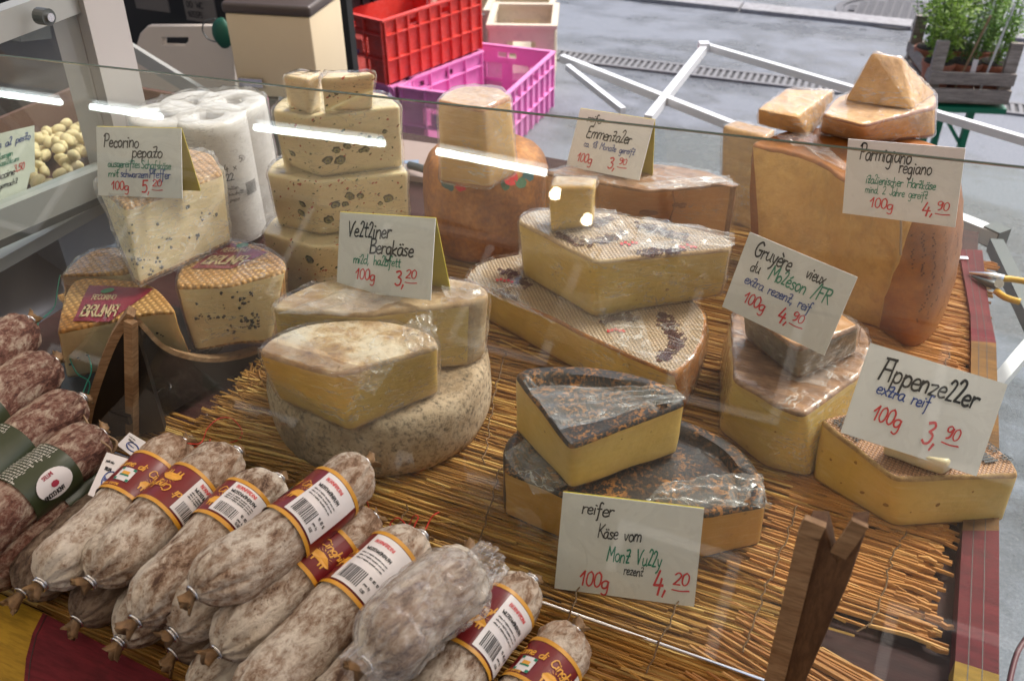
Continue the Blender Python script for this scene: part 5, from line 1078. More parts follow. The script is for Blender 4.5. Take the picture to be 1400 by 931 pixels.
# ================================================================== GLASS, BRACKET
LN = R(30); gn = Vector((0, -math.cos(LN), math.sin(LN)))
def gz(X): return .386 + (X + 1.061) * (.429 - .386) / 1.162
gt = thing('glass_screen', 'large leaning clear glass screen in front of the cheeses with bright reflections', 'glass screen', (-.4, .567, 0))
def gp(X, z, off=0.0): return Vector((X, .567 + z * math.tan(LN), z)) + gn * off
XL, XR = -1.45, .42
mk('pane', [gp(XL, .003), gp(XR, .003), gp(XR, gz(XR)), gp(XL, gz(XL)), gp(XL, .003, -.006), gp(XR, .003, -.006), gp(XR, gz(XR), -.006), gp(XL, gz(XL), -.006)],
   [(0, 1, 2, 3), (7, 6, 5, 4), (0, 4, 5, 1), (1, 5, 6, 2), (3, 7, 4, 0)], GLASS, gt)
mb = MB(); mb.bar(gp(XL, gz(XL) + .001, -.003), gp(XR, gz(XR) + .001, -.003), .0062, .0016, up=gn.cross(Vector((1, 0, 0)))); mb.build('glass_edge', GLASS_EDGE, gt)
mb = MB(); mb.tube([Vector((-1.0, .565, .0015)), Vector((.10, .565, .0015))], .0022, 8); tag(mb.build('edge_rail', METAL, gt, smooth=True))
# wooden bracket right of the glass
br = thing('wooden_bracket', 'brown wooden bracket with a notch between two prongs propping the glass at the right', 'bracket', P(1080, 931, 0))
yb = .535; c0 = PY(1050, 960, yb)
ol = [PY(x, y, yb) for x, y in [(1020, 1010), (1052, 931), (1106, 720), (1112, 711), (1128, 712), (1133, 730), (1137, 750), (1146, 759), (1155, 752), (1163, 732), (1168, 714), (1182, 713), (1160, 780), (1095, 931), (1060, 1010)]]
M4 = Matrix(((1, 0, 0, 0), (0, 0, -1, yb), (0, 1, 0, 0), (0, 0, 0, 1))); M4 = Matrix.Translation((0, 0, 0)) @ M4
cutout('notched_board', [(p.x, p.z) for p in ol], [], .02, M4, WOODD, br, local=False, bevel=.002)
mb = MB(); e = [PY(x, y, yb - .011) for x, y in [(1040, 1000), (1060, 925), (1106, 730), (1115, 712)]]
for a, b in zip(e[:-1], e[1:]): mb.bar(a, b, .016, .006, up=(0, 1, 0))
mb.build('lit_edge_strip', WOODL, br)  # pale wood strip stands in for the board's lit edge
mb = MB(); e = [PY(x, y, yb - .011) for x, y in [(1146, 757), (1160, 738), (1176, 714)]]
for a, b in zip(e[:-1], e[1:]): mb.bar(a, b, .012, .004, up=(0, 1, 0))
mb.build('lit_edge_strip', WOODL, br)
# canopy over the stall with its lamps (seen in the glass)
def cloth():
    q = NM('canopy_cloth'); q.col((.66, .56, .44)); t = q.t; tl = t.nodes.new('ShaderNodeBsdfTranslucent'); tl.inputs[0].default_value = (.66, .54, .40, 1); mx = t.nodes.new('ShaderNodeMixShader'); mx.inputs[0].default_value = .5
    q.l(q.b.outputs[0], mx.inputs[1]); q.l(tl.outputs[0], mx.inputs[2]); q.l(mx.outputs[0], q.out.inputs[0]); return q.m
CLOTH = cloth(); can = thing('stall_canopy', 'pale cloth canopy stretched over the market stall above the camera', 'canopy', (-1, .4, 1.4))
vs = []; nx, ny = 24, 12
for j in range(ny + 1):
    for i in range(nx + 1): x = -3.6 + 6.0 * i / nx; y = -1.3 + 2.75 * j / ny; vs.append(Vector((x, y, 1.45 + .10 * math.sin(j / ny * math.pi) + .02 * math.cos(i * 1.57))))
mk('canopy_cloth', vs, [(j * (nx + 1) + i, j * (nx + 1) + i + 1, (j + 1) * (nx + 1) + i + 1, (j + 1) * (nx + 1) + i) for j in range(ny) for i in range(nx)], CLOTH, can, smooth=True)
mb = MB()
for y in (-1.3, .1, 1.45): mb.bar((-3.6, y, 1.42), (2.4, y, 1.42), .03)
for x in (-3.6, -.6, 2.4): mb.bar((x, -1.3, 1.40), (x, 1.45, 1.40), .03)
mb.build('canopy_frame', ALU, can)
def emis(name, c, s):
    m = D.materials.new(name); m.use_nodes = True; b = m.node_tree.nodes['Principled BSDF']; b.inputs['Emission Color'].default_value = (*c, 1); b.inputs['Emission Strength'].default_value = s; b.inputs['Base Color'].default_value = (.8, .8, .8, 1); return m
TUBE = emis('tube_light', (.90, 1, .97), 22); BULB = emis('bulb_light', (1, .86, .62), 30)
for i, (a, b) in enumerate((((-3.24, -.75), (-2.90, -.73)), ((-2.74, -.72), (-2.40, -.70)), ((-1.97, -.66), (-1.46, -.62)), ((-1.27, -.61), (-.915, -.62)))):
    t = thing('fluorescent_lamp', 'slim fluorescent lamp under the canopy, number %s along the row from the pole side' % ('one', 'two', 'three', 'four')[i], 'lamp', (a[0], a[1], 1.3), 'fluorescent lamps under the canopy')
    mb = MB(); mb.tube([(a[0], a[1], 1.3), (b[0], b[1], 1.3)], .011, 10); mb.build('tube', TUBE, t); mb = MB(); mb.bar((a[0], a[1], 1.325), (b[0], b[1], 1.325), .05, .02); mb.build('housing', ALU, t)
for i, (x, y) in enumerate(((-.90, -.71), (-.816, -.82))):
    t = thing('spot_bulb', ('warm round bulb nearer the lamp row', 'warm round bulb farther from the lamp row')[i], 'lamp', (x, y, 1.3)); mb = MB(); mb.tube([(x, y, 1.28), (x, y, 1.285), (x, y, 1.31)], [.014, .018, .012], 12); mb.build('bulb', BULB, t)
    mb = MB(); mb.tube([(x, y, 1.31), (x, y, 1.40)], .006, 6); mb.build('cable', DARKM, t)

# added unseen house row; blocks low sky and dims the glass reflection
FAC = crust('facade_plaster', [(.3, (.10, .07, .05)), (.6, (.15, .11, .08)), (.8, (.20, .15, .11))], 1.5, 5, .85, .2, fine=30)
hs = thing('sky_block_house', 'unseen plaster house front added behind the camera to block low sky light', 'house', (-1, -7, -.8))
mb = MB(); mb.box((-1, -7.5, 4.2), 30, 1, 10); mb.build('facade', FAC, hs)
WG = flat('window_glass_dark', (.03, .035, .04), .1); WF = flat('window_frame_white', (.6, .58, .54), .5)
for j in range(3):
    for i in range(-5, 6):
        mb = MB(); mb.box((i * 2.4 - 1, -6.99, 1.1 + j * 2.9), 1.15, .06, 1.6); w_ = mb.build('window_frame', WF, hs); mb = MB(); mb.box((i * 2.4 - 1, -6.955, 1.1 + j * 2.9), .95, .02, 1.4); mb.build('pane', WG, w_)

def refl(px, py, y):       # where the glass mirrors a spot of the view onto the plane y
    d = Vector(ray(px, py)); p0 = Vector((0, .567, 0)); t = (p0 - CAMP).dot(gn) / d.dot(gn); p = CAMP + d * t; r = d - 2 * d.dot(gn) * gn; return p + r * ((y - p.y) / r.y)
BRD = flat('board_white', (.55, .54, .53), .5, nz=.03)
for i, (x0, y0, x1, y1, lb) in enumerate(((1062, 205, 1140, 278, 'small white notice board hanging under the canopy on the customer side'), (1180, 235, 1318, 320, 'large white notice board hanging under the canopy on the customer side'), (770, 395, 812, 480, 'narrow white notice board hanging on the customer side'))):
    a, b = refl(x0, y0, -.95), refl(x1, y1, -.95); mb = MB(); mb.box(((a.x + b.x) / 2, -.95, (a.z + b.z) / 2), abs(b.x - a.x), .006, abs(b.z - a.z)); tag(mb.build('notice_board', BRD, None, origin=Vector(((a.x + b.x) / 2, -.95, min(a.z, b.z)))), lb, 'notice board')


# ================================================================== SURROUNDINGS
# ---- plastic crates on the street
def plastic(name, c, worn=.35):
    q = NM(name); a = q.noise(6, 6, .7); st = q.noise(40, 4, .7, stretch=(1, 1, 7)); f = q.math('MULTIPLY', q.ramp(st, [(.52, 0), (.66, 1)]), q.ramp(a, [(.35, .1), (.65, worn)]))
    k = q.mix(a, tuple(x * .8 for x in c), tuple(min(1, x * 1.1) for x in c)); k = q.mix(f, k, tuple(x * .4 + .45 for x in c)); dz_ = q.noise(14, 5, .7, loc=(4, 0, 0)); k = q.mix(q.math('MULTIPLY', q.ramp(dz_, [(.55, 0), (.72, 1)]), .4), k, tuple(x * .3 + .05 for x in c))
    q.col(k); q.bump(st, .15, .001); return q.set(Roughness=.5)
PLR = plastic('crate_red_plastic', (.74, .06, .04)); PLP = plastic('crate_pink_plastic', (.80, .27, .58)); PLC = plastic('crate_cream_plastic', (.70, .61, .46), .2); PLK = flat('crate_black_plastic', (.02, .02, .022), .4)
def crate(name, label, origin, ang, Lx, Ly, Hh, mat, logo=None, cat='crate', group=None, ribs=8, mesh_short=True, slots=True, deco=True):
    """origin = a bottom corner; x runs along the long side"""
    M = Matrix.Translation(origin) @ Matrix.Rotation(ang, 4, 'Z')
    t = thing(name, label, cat, origin, group, mat=M); T_ = .006
    mb = MB(); mb.box((Lx / 2, Ly / 2, .008), Lx - .02, Ly - .02, .008); mb.build('base', mat, t, local=True)
    mb = MB()
    for (cx, cy, sx, sy) in ((Lx / 2, -.006, Lx + .024, .018), (Lx / 2, Ly + .006, Lx + .024, .018), (-.006, Ly / 2, .018, Ly - .006), (Lx + .006, Ly / 2, .018, Ly - .006)): mb.box((cx, cy, Hh - .004), sx, sy, .008)
    mb.build('rim', mat, t, local=True)
    def wall(nm, o, ux, n, L, short):
        Mw = Matrix(((ux[0], 0, n[0], o[0]), (ux[1], 0, n[1], o[1]), (0, 1, 0, o[2]), (0, 0, 0, 1)))
        hs = []
        if slots:
            for k in ((.30, .62) if not short else (.5,)):
                w = .05 if not short else .09; hs.append([(L * k - w / 2, Hh * .80), (L * k + w / 2, Hh * .80), (L * k + w / 2, Hh * .89), (L * k - w / 2, Hh * .89)])
        if short and mesh_short:
            for (u0, u1) in ((.22, .44), (.56, .78)):
                for (v0, v1) in ((.10, .36), (.42, .70)): hs.append([(L * u0, Hh * v0), (L * u1, Hh * v0), (L * u1, Hh * v1), (L * u0, Hh * v1)])
        cutout(nm, [(0, .004), (L, .004), (L, Hh - .004), (0, Hh - .004)], hs, T_, Mw, mat, t)
        if short and mesh_short:
            mb = MB()
            for h in hs[1 if slots else 0:]:
                x0, y0, x1, y1 = h[0][0], h[0][1], h[2][0], h[2][1]; st = .0125; w_, h_ = x1 - x0, y1 - y0
                for sg in (-1, 1):
                    c_ = -h_
                    while c_ < w_:
                        pa, pb = max(0, c_), min(w_, c_ + h_); 
                        if pb - pa > .004:
                            A = (x0 + pa, y0 + (pa - c_)) if sg > 0 else (x0 + pa, y1 - (pa - c_)); B = (x0 + pb, y0 + (pb - c_)) if sg > 0 else (x0 + pb, y1 - (pb - c_))
                            mb.bar(Mw @ Vector((A[0], A[1], 0)), Mw @ Vector((B[0], B[1], 0)), .003, .003)
                        c_ += st
            tag(mb.build('mesh_grid', mat, t, local=True), kind='stuff')
        for k in range(ribs + 1 if not short else 5):
            mb = MB(); u = L * k / (ribs if not short else 4); mb.box(Mw @ Vector((u, Hh * .5, .008)), *( (.006, .014) if abs(ux[0]) > .5 else (.014, .006)), Hh - .012); mb.build('rib', mat, t, local=True)
        mb = MB()
        for v in (.38, .76):
            mb.box(Mw @ Vector((L / 2, Hh * v, .008)), *((L, .016) if abs(ux[0]) > .5 else (.016, L)), .005)
        mb.build('cross_rib', mat, t, local=True)
        return Mw
    w1 = wall('side_wall', (0, 0, 0), (1, 0), (0, -1), Lx, False); wall('side_wall', (0, Ly, 0), (1, 0), (0, 1), Lx, False)
    w2 = wall('end_wall', (0, 0, 0), (0, 1), (-1, 0), Ly, True); wall('end_wall', (Lx, 0, 0), (0, 1), (1, 0), Ly, True)
    if logo:
        mb = MB(); fn = lambda x, y: w2 @ Vector((Ly - x, y, .0065)); mb.box(w2 @ Vector((Ly * .5, Hh * .5, .0045)), .003, Ly * .40, Hh * .24, mi=1)
        write(mb, logo[0], Ly * .34, Hh * .52, Hh * .11, fn, w=.004, slant=0, rnd=0); write(mb, logo[1], Ly * .34, Hh * .36, Hh * .10, fn, w=.004, slant=0, rnd=0); mb.build('logo', [flat('crate_logo_blue', (.03, .07, .35), .5), mat], t, local=True)
    return t
Lp, Rp = P(555, 200, -.8), P(753, 148, -.8)
# pink crate: left corner and far right corner of the base are seen; 0.62 x 0.42
dv = (Rp - Lp); dg = dv.length; Lx, Ly = .64 * dg / .80, .45 * dg / .80; al = math.atan2(Ly, Lx); ang = math.atan2(dv.y, dv.x) + al
def corner_crate(*a, **k): return crate(*a, **k)
LX = math.sqrt(max(.01, dg * dg - Ly * Ly))
# near corner N of the base so that N->L is the short side, N->R the long side
e1 = dv.normalized(); h1 = Vector((e1.y, -e1.x, 0)); tpar = Ly * Ly / dg; hh = Ly * LX / dg; Np = Lp + e1 * tpar + h1 * hh
angx = math.atan2(Rp.y - Np.y, Rp.x - Np.x)
crate('plastic_crate', 'open pink plastic crate standing on the wet street', Np, angx, LX, Ly, .262, PLP, ('UC', 'SA'), group='plastic crates on the street', ribs=9)
Nr = P(530, 117, -.535); Rr = P(656, 68, -.535); ar = math.atan2(Rr.y - Nr.y, Rr.x - Nr.x); Lr = (Rr - Nr).length
crate('plastic_crate', 'open red plastic crate stacked behind the pink one', Nr, ar, Lr, Lr * .68, .262, PLR, ('UP 120', 'AGRIPOOL'), group='plastic crates on the street', ribs=9)
crate('plastic_crate', 'lower plastic crate carrying the red one, mostly hidden', Nr + Vector((.01, .01, -.265)), ar, Lr - .02, Lr * .66, .262, PLP, None, group='plastic crates on the street', ribs=5, mesh_short=False)
# black crate behind the red one
Nb = P(452, 22, -.30); crate('plastic_crate', 'black plastic crate behind the pail at the top edge', Nb, ar, .35, .3, .11, PLK, None, group='plastic crates on the street', ribs=6, mesh_short=False)
# cream wooden / plastic boxes
def cream(label, base, ang, Lx, Ly, H_):
    M = Matrix.Translation(base) @ Matrix.Rotation(ang, 4, 'Z'); t = thing('cream_box', label, 'box', base, 'cream boxes behind the pink crate', mat=M)
    for (o, ux, n, L) in (((0, 0, 0), (1, 0), (0, -1), Lx), ((0, Ly, 0), (1, 0), (0, 1), Lx), ((0, 0, 0), (0, 1), (-1, 0), Ly), ((Lx, 0, 0), (0, 1), (1, 0), Ly)):
        Mw = Matrix(((ux[0], 0, n[0], o[0]), (ux[1], 0, n[1], o[1]), (0, 1, 0, o[2]), (0, 0, 0, 1)))
        cutout('panel', [(0, 0), (L * .2, 0), (L * .26, .05), (L * .74, .05), (L * .8, 0), (L, 0), (L, H_), (0, H_)], [[(L * .28, H_ * .3), (L * .72, H_ * .3), (L * .72, H_ * .78), (L * .28, H_ * .78)]], .014, Mw, PLC, t)
    mb = MB(); mb.box((Lx / 2, Ly / 2, .06), Lx - .02, Ly - .02, .01); mb.build('base', PLC, t, local=True)
    mb = MB()
    for (cx, cy, sx, sy) in ((Lx / 2, 0, Lx + .03, .03), (Lx / 2, Ly, Lx + .03, .03), (0, Ly / 2, .03, Ly - .03), (Lx, Ly / 2, .03, Ly - .03)): mb.box((cx, cy, H_), sx, sy, .018)
    mb.build('rim', PLC, t, local=True); return t
bA = P(755, 132, -.8); cream('cream coloured box with cut-out sides, nearest the metal rail', bA + Vector((-.30, -.05, 0)), .35, .30, .36, .31)
cream('cream box standing in the middle of the three behind the pink crate', P(700, 92, -.8) + Vector((-.15, .02, 0)), .30, .32, .34, .26); cream('cream box partly hidden behind the red crate', P(664, 82, -.8) + Vector((-.25, -.1, 0)), .45, .34, .34, .22)
# ---- white metal rails of the folded frame
def rail(label, segs, w=.022, par=None, mats=ALU, z=-.05, joint=True):
    a0 = P(*segs[0][0], z); t = thing('metal_frame', label, 'metal frame', a0)
    for (a, b, wd, m) in segs:
        mb = MB(); A, B = P(*a, z), P(*b, z) ; mb.bar(A, B, wd, wd * 1.1); mb.build('tube', m, t)
    return t
fr = rail('white aluminium frame tubes crossing behind the Emmentaler sign and over the street', [((768, 80), (1050, 192), .018, ALU), ((776, 92), (852, 152), .014, ALU), ((962, 68), (886, 164), .019, ALU), ((958, 62), (1500, 222), .017, ALU)])
mb = MB()
for x, y in ((962, 64), (1046, 188), (772, 82)): mb.box(P(x, y, -.045), .036, .036, .03, Matrix.Rotation(.4, 3, 'Z'))
mb2 = MB(); mb2.box(P(962, 64, -.045), .028, .028, .024, Matrix.Rotation(.4, 3, 'Z')); mb2.build('joint', ALU, fr)
mb2 = MB(); mb2.bar(P(1012, 176, -.05), P(1050, 205, -.07), .03, .012); mb2.build('joint', DARKM, fr)
f2 = rail('short white tube with dark hinge and strut at the right side of the stall', [((1300, 300), (1368, 328), .026, ALU), ((1352, 326), (1368, 320), .032, DARKM), ((1360, 335), (1430, 480), .022, DARKM)], z=-.04)
f3 = rail('pale slanted tube leaning at the right edge beside the table rim', [((1340, 552), (1420, 458), .020, ALU)], z=-.12)
# plastic film wisp on the frame
# ---- pliers
pl = thing('pliers', 'pliers with yellow handles lying on the burgundy rim at the right', 'pliers', P(1335, 378, .02))
mb = MB(); A, B, C_ = P(1325, 373, .012), P(1352, 377, .014), P(1372, 382, .014); mb.tube([A, B, C_], [.002, .006, .008], 8); mb.build('jaw', METAL, pl, smooth=True)
mb = MB(); mb.tube([P(1330, 378, .012), P(1352, 388, .014), P(1366, 392, .014)], [.002, .006, .007], 8); mb.build('jaw', DARKM, pl, smooth=True)
HY = flat('handle_yellow', (.62, .36, .02), .35)
mb = MB(); mb.tube(catmull([P(1370, 381, .014), P(1385, 382, .014), P(1420, 388, .014)], 4), .0052, 8); mb.build('handle', HY, pl, smooth=True)
mb = MB(); mb.tube(catmull([P(1362, 398, .014), P(1375, 407, .014), P(1395, 413, .014)], 4), .0052, 8); mb.build('handle', HY, pl, smooth=True)
mb = MB(); mb.tube([P(1366, 388, .018), P(1366, 388, .026)], .007, 10); mb.build('pivot', METAL, pl)
th_ = thread('dark cord hanging beside the right rim at the bottom corner', [(1405, 870, -.3), (1392, 890, -.3), (1384, 915, -.3), (1378, 945, -.3)], .004, flat('cord_maroon', (.10, .02, .03), .5), 'cord')
# ---- plant crate on green legs
pb = P(1262, 142, -.40); pr_ = P(1368, 146, -.40); pa = math.atan2(pr_.y - pb.y, pr_.x - pb.x); Lc = (pr_ - pb).length + .02; Dc = .34
M = Matrix.Translation(pb) @ Matrix.Rotation(pa, 4, 'Z')
pc = thing('wooden_crate', 'weathered slatted wooden crate holding the potted herbs', 'crate', pb, mat=M)
for y in (0, Dc):
    for zc, hz in ((.035, .042), (.092, .040)): mb = MB(); mb.box((Lc / 2, y, zc), Lc, .010, hz); mb.build('slat', WOODG, pc, local=True)
for x in (.006, Lc - .006):
    for zc, hz in ((.035, .042), (.092, .040)): mb = MB(); mb.box((x, Dc / 2, zc), .010, Dc - .012, hz); mb.build('slat', WOODG, pc, local=True)
for x in (.02, Lc - .02):
    for y in (.02, Dc - .02): mb = MB(); mb.box((x, y, .11), .04, .018, .20); mb.build('corner_post', WOODG, pc, local=True)
for k in range(4): mb = MB(); mb.box((Lc / 2, .04 + k * Dc / 4, .008), Lc, .07, .008); mb.build('bottom_slat', WOODG, pc, local=True)
GRN = flat('table_green', (.0, .14, .07), .45); TER = flat('terracotta', (.33, .12, .07), .7, nz=.2); SOIL = flat('soil', (.02, .014, .01), .9); 
gtb = thing('trestle_table', 'green metal trestle table carrying the herb crate', 'table', pb + Vector((0, 0, -.4)), mat=Matrix.Translation(pb + Vector((0, 0, -.40))) @ Matrix.Rotation(pa, 4, 'Z'))
mb = MB(); mb.box((Lc * .5, Dc / 2, .385), Lc * 1.0, Dc + .02, .018); mb.build('table_top', GRN, gtb, local=True)
for x in (.04, Lc - .10):
    for y in (.03, Dc - .03): mb = MB(); mb.bar((x, y, 0), (x, y, .375), .022); mb.build('leg', GRN, gtb, local=True)
for y in (.03, Dc - .03): mb = MB(); mb.bar((.04, y, .20), (Lc - .10, y, .20), .012); mb.build('brace', GRN, gtb, local=True)
mb = MB(); mb.bar((Lc - .10, .03, .24), (Lc - .20, .03, .37), .012); mb.build('brace', GRN, gtb, local=True)
LEAFM = []
for i, (c1, c2) in enumerate((((.10, .22, .02), (.22, .42, .05)), ((.16, .30, .03), (.36, .52, .09)), ((.06, .15, .03), (.14, .28, .05)))):
    q = NM('herb_leaf_%s' % ('deep', 'light', 'dark')[i]); rnd_ = q.n('ShaderNodeNewGeometry').outputs['Random Per Island']; q.col(q.mix(rnd_, c1, c2))
    tl = q.t.nodes.new('ShaderNodeBsdfTranslucent'); q.l(q.mix(rnd_, c1, c2), tl.inputs[0]); mx = q.t.nodes.new('ShaderNodeMixShader'); mx.inputs[0].default_value = .4; q.l(q.b.outputs[0], mx.inputs[1]); q.l(tl.outputs[0], mx.inputs[2]); q.l(mx.outputs[0], q.out.inputs[0]); LEAFM.append(q.set(Roughness=.5))
STEM = flat('herb_stem', (.10, .16, .05), .6)
def herb(c, h, spread, nst, nl, ls, mat, label, seed, pot=True):
    rs = random.Random(seed); t = thing('potted_herb', label, 'potted herb', c, 'potted herbs in the wooden crate')
    if pot:
        mb = MB(); mb.tube([c + Vector((0, 0, .012)), c + Vector((0, 0, .105)), c + Vector((0, 0, .106)), c + Vector((0, 0, .12))], [.040, .052, .056, .056], 18); mb.build('pot', TER, t, smooth=False)
        mb = MB(); mb.tube([c + Vector((0, 0, .118)), c + Vector((0, 0, .123))], .05, 14); mb.build('soil', SOIL, t)
    st = MB(); lf = MB()
    for s in range(nst):
        a = rs.uniform(0, 6.28); rr = rs.uniform(0, .03); b = c + Vector((math.cos(a) * rr, math.sin(a) * rr, .12)); d = Vector((math.cos(a) * rs.uniform(0, spread), math.sin(a) * rs.uniform(0, spread), h * rs.uniform(.6, 1)))
        pts = [b, b + d * .5 + Vector((rs.gauss(0, .008), rs.gauss(0, .008), 0)), b + d]; pts = catmull(pts, 3); st.tube(pts, .0012, 3)
        for k in range(nl):
            u = rs.random() ** .7; p = b + d * u + Vector((rs.gauss(0, .012), rs.gauss(0, .012), rs.gauss(0, .01))); an = rs.uniform(0, 6.28); l_ = ls * rs.uniform(.6, 1.3)
            dx = Vector((math.cos(an), math.sin(an), rs.uniform(-.4, .6))).normalized(); sx = dx.orthogonal().normalized() if rs.random() < .5 else dx.cross(Vector((0, 0, 1))).normalized(); up_ = dx.cross(sx) * .12
            lf.add([p, p + dx * l_ * .45 + sx * l_ * .27 + up_ * l_, p + dx * l_, p + dx * l_ * .45 - sx * l_ * .27 + up_ * l_], [(0, 1, 2, 3)])
    st.build('stems', STEM, t); o = lf.build('foliage', mat, t); return t
fx = lambda u, v: M @ Vector((Lc * u, Dc * v, 0))
herb(fx(.16, .25), .26, .09, 22, 45, 0.0179, LEAFM[1], 'loose light green herb at the left end of the crate', 1)
herb(fx(.20, .72), .34, .10, 22, 45, 0.0202, LEAFM[0], 'taller green herb behind at the left end of the crate', 2)
herb(fx(.50, .28), .20, .05, 16, 40, 0.0146, LEAFM[2], 'low dark green herb in the middle front of the crate', 3)
herb(fx(.52, .74), .38, .09, 25, 48, 0.0179, LEAFM[1], 'tallest yellowish green herb in the middle back of the crate', 4)
herb(fx(.84, .28), .24, .07, 22, 40, 0.0146, LEAFM[0], 'feathery green herb at the right front of the crate', 5)
herb(fx(.86, .74), .36, .09, 25, 45, 0.0179, LEAFM[1], 'tall bright green herb at the right back of the crate', 6)
for i, (u, v, l_) in enumerate(((.36, .1, 'thin wooden plant stake leaning left'), (.66, .08, 'pale metal plant stake in the middle of the crate'), (.70, .5, 'far plant stake standing straight between the tall herbs'))):
    mb = MB(); b = fx(u, v) + Vector((0, 0, .03)); mb.tube([b, b + Vector((.05 - .02 * i, .02, .26 + .04 * i))], .004, 6); tag(mb.build('plant_stake', (TANT, ALU, ALU)[i], None, origin=b), l_, 'plant stake')
for i, (u, v) in enumerate(((.50, .04), (.93, .05))):
    mb = MB(); b = fx(u, v) + Vector((0, 0, .13)); mb.box(b, .016, .002, .045); tag(mb.build('plant_label', STICK, None, origin=b), ('white plant label stuck in the middle pot', 'white plant label at the right corner post')[i], 'plant label')
# ---- left side: white post, display counter, board, pail, paper rolls, dark van
pole = thing('tent_post', 'thick white painted stall post slanting up at the left', 'post', PY(200, 300, 1.08))
a0, a1 = PY(196, 330, 1.08), PY(102, -60, 1.08); mb = MB(); mb.bar(a0, a1, .078, .078, up=(0, 1, 0)); mb.build('post_tube', flat('post_white', (.40, .38, .375), .45, nz=.06, sc=6), pole)
mb = MB(); mb.bar(a0 + Vector((.018, -.0392, 0)), a1 + Vector((.018, -.0392, 0)), .0012, .0012); mb.build('seam', flat('seam_grey', (.3, .28, .27), .5), pole)
cs = thing('display_counter', 'refrigerated display counter with aluminium rails and glass at the left edge', 'display counter', (-1.6, 1.2, -.8))
CALU = flat('counter_aluminium', (.34, .35, .34), .4, .3, nz=.1, sc=10); CG = flat('counter_lavender_grey', (.20, .20, .25), .45, nz=.05); xc = -1.20
def cp(px, py, x=xc): 
    d = Vector(ray(px, py)); k = x / d.x; return CAMP + d * k
# front lower body, rails running away from the viewer
r0, r1 = cp(-60, 372), cp(150, 255)
def railx(name, pa, pb, w, h, m, x=xc): mb = MB(); mb.bar(cp(*pa, x), cp(*pb, x), w, h); return mb.build(name, m, cs)
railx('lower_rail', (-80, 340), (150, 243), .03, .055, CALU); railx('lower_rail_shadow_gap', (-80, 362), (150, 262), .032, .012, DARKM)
railx('upper_rail', (-80, 62), (96, -2), .03, .04, CALU); 
A, B = cp(-80, 352), cp(150, 252); zt2 = A.z; mb = MB(); mb.box((xc - .30, .72, -.42), .56, .98, .70); mb.build('counter_body', CG, cs)
mb = MB(); mb.box((xc - .34, .74, .03), .60, .96, .02); mb.build('deck', CALU, cs)
mk('counter_glass', [cp(-80, 330), cp(150, 235), cp(100, 0), cp(-80, 52)], [(0, 1, 2, 3)], glass_mat('counter_side_glass', 1.2, .10), cs)
mb = MB(); mb.bar(PY(164, 60, 1.60), PY(290, 138, 1.60), .035, .012, up=(0, 1, 0)); mb.build('slanted_glass_frame', CALU, cs)
mb = MB(); mb.bar(PY(150, 52, 1.605), PY(300, 145, 1.605), .010, .014, up=(0, 1, 0)); mb.build('slanted_seal', DARKM, cs)
mb = MB(); k_ = cp(53, 22, xc + .03); mb.tube([k_, k_ + Vector((.02, 0, 0))], .012, 16); mb.build('roller', DARKM, cs); mb = MB(); mb.tube([k_ + Vector((.02, 0, 0)), k_ + Vector((.024, 0, 0))], .006, 12); mb.build('roller_hub', METAL, cs)
mb = MB(); mb.bar(cp(20, 42, xc - .02), cp(62, 38, xc - .02), .02, .03); mb.build('bracket', DARKM, cs)
TRB = flat('tray_brown', (.10, .045, .03), .5); tc_ = cp(102, 225, xc - .16); tc_.z = .075
tr_ = thing('deli_tray', 'brown tray filled with pale dumplings inside the display counter', 'tray', tc_)
mb = MB(); mb.box(tc_ + Vector((-.02, .03, -.02)), .24, .36, .012); mb.build('tray_base', TRB, tr_)
mb = MB(); mb.box(tc_ + Vector((-.14, .03, .02)), .01, .36, .08); mb.box(tc_ + Vector((-.02, .21, .02)), .24, .01, .08); mb.build('tray_wall', TRB, tr_)
GNO = paste('dumpling', (.62, .50, .26), (.75, .64, .38), holes=False, seed=8); rs = random.Random(8)
bmi = bmesh.new(); bmesh.ops.create_icosphere(bmi, subdivisions=2, radius=1.0); gme = D.meshes.new('dumpling')
for v in bmi.verts: v.co *= 1 + .12 * noise.noise(v.co * 1.3)
bmi.to_mesh(gme); gme.materials.append(GNO); gme.polygons.foreach_set('use_smooth', [True] * len(gme.polygons))
n_ = 0
for k in range(110):
    o = D.objects.new('dumpling', gme); COL.objects.link(o); lay = 0 if k < 66 else 1; x = rs.uniform(-.11, .08); y = rs.uniform(-.12, .18)
    if lay: x *= .7; y = y * .6 + .03
    o.location = tc_ + Vector((x - .02, y, .002 + lay * .014 + rs.uniform(0, .006))); k2 = rs.uniform(.6, .95); o.scale = (rs.uniform(.009, .014) * k2, rs.uniform(.012, .022) * k2, rs.uniform(.009, .012)); o.rotation_euler = (rs.uniform(-.4, .4), rs.uniform(-.4, .4), rs.uniform(0, 3.14))
    o['label'] = 'pale oval dumpling, one of many alike in the heaped brown tray'; o['category'] = 'dumpling'; o['group'] = 'dumplings in the brown tray'
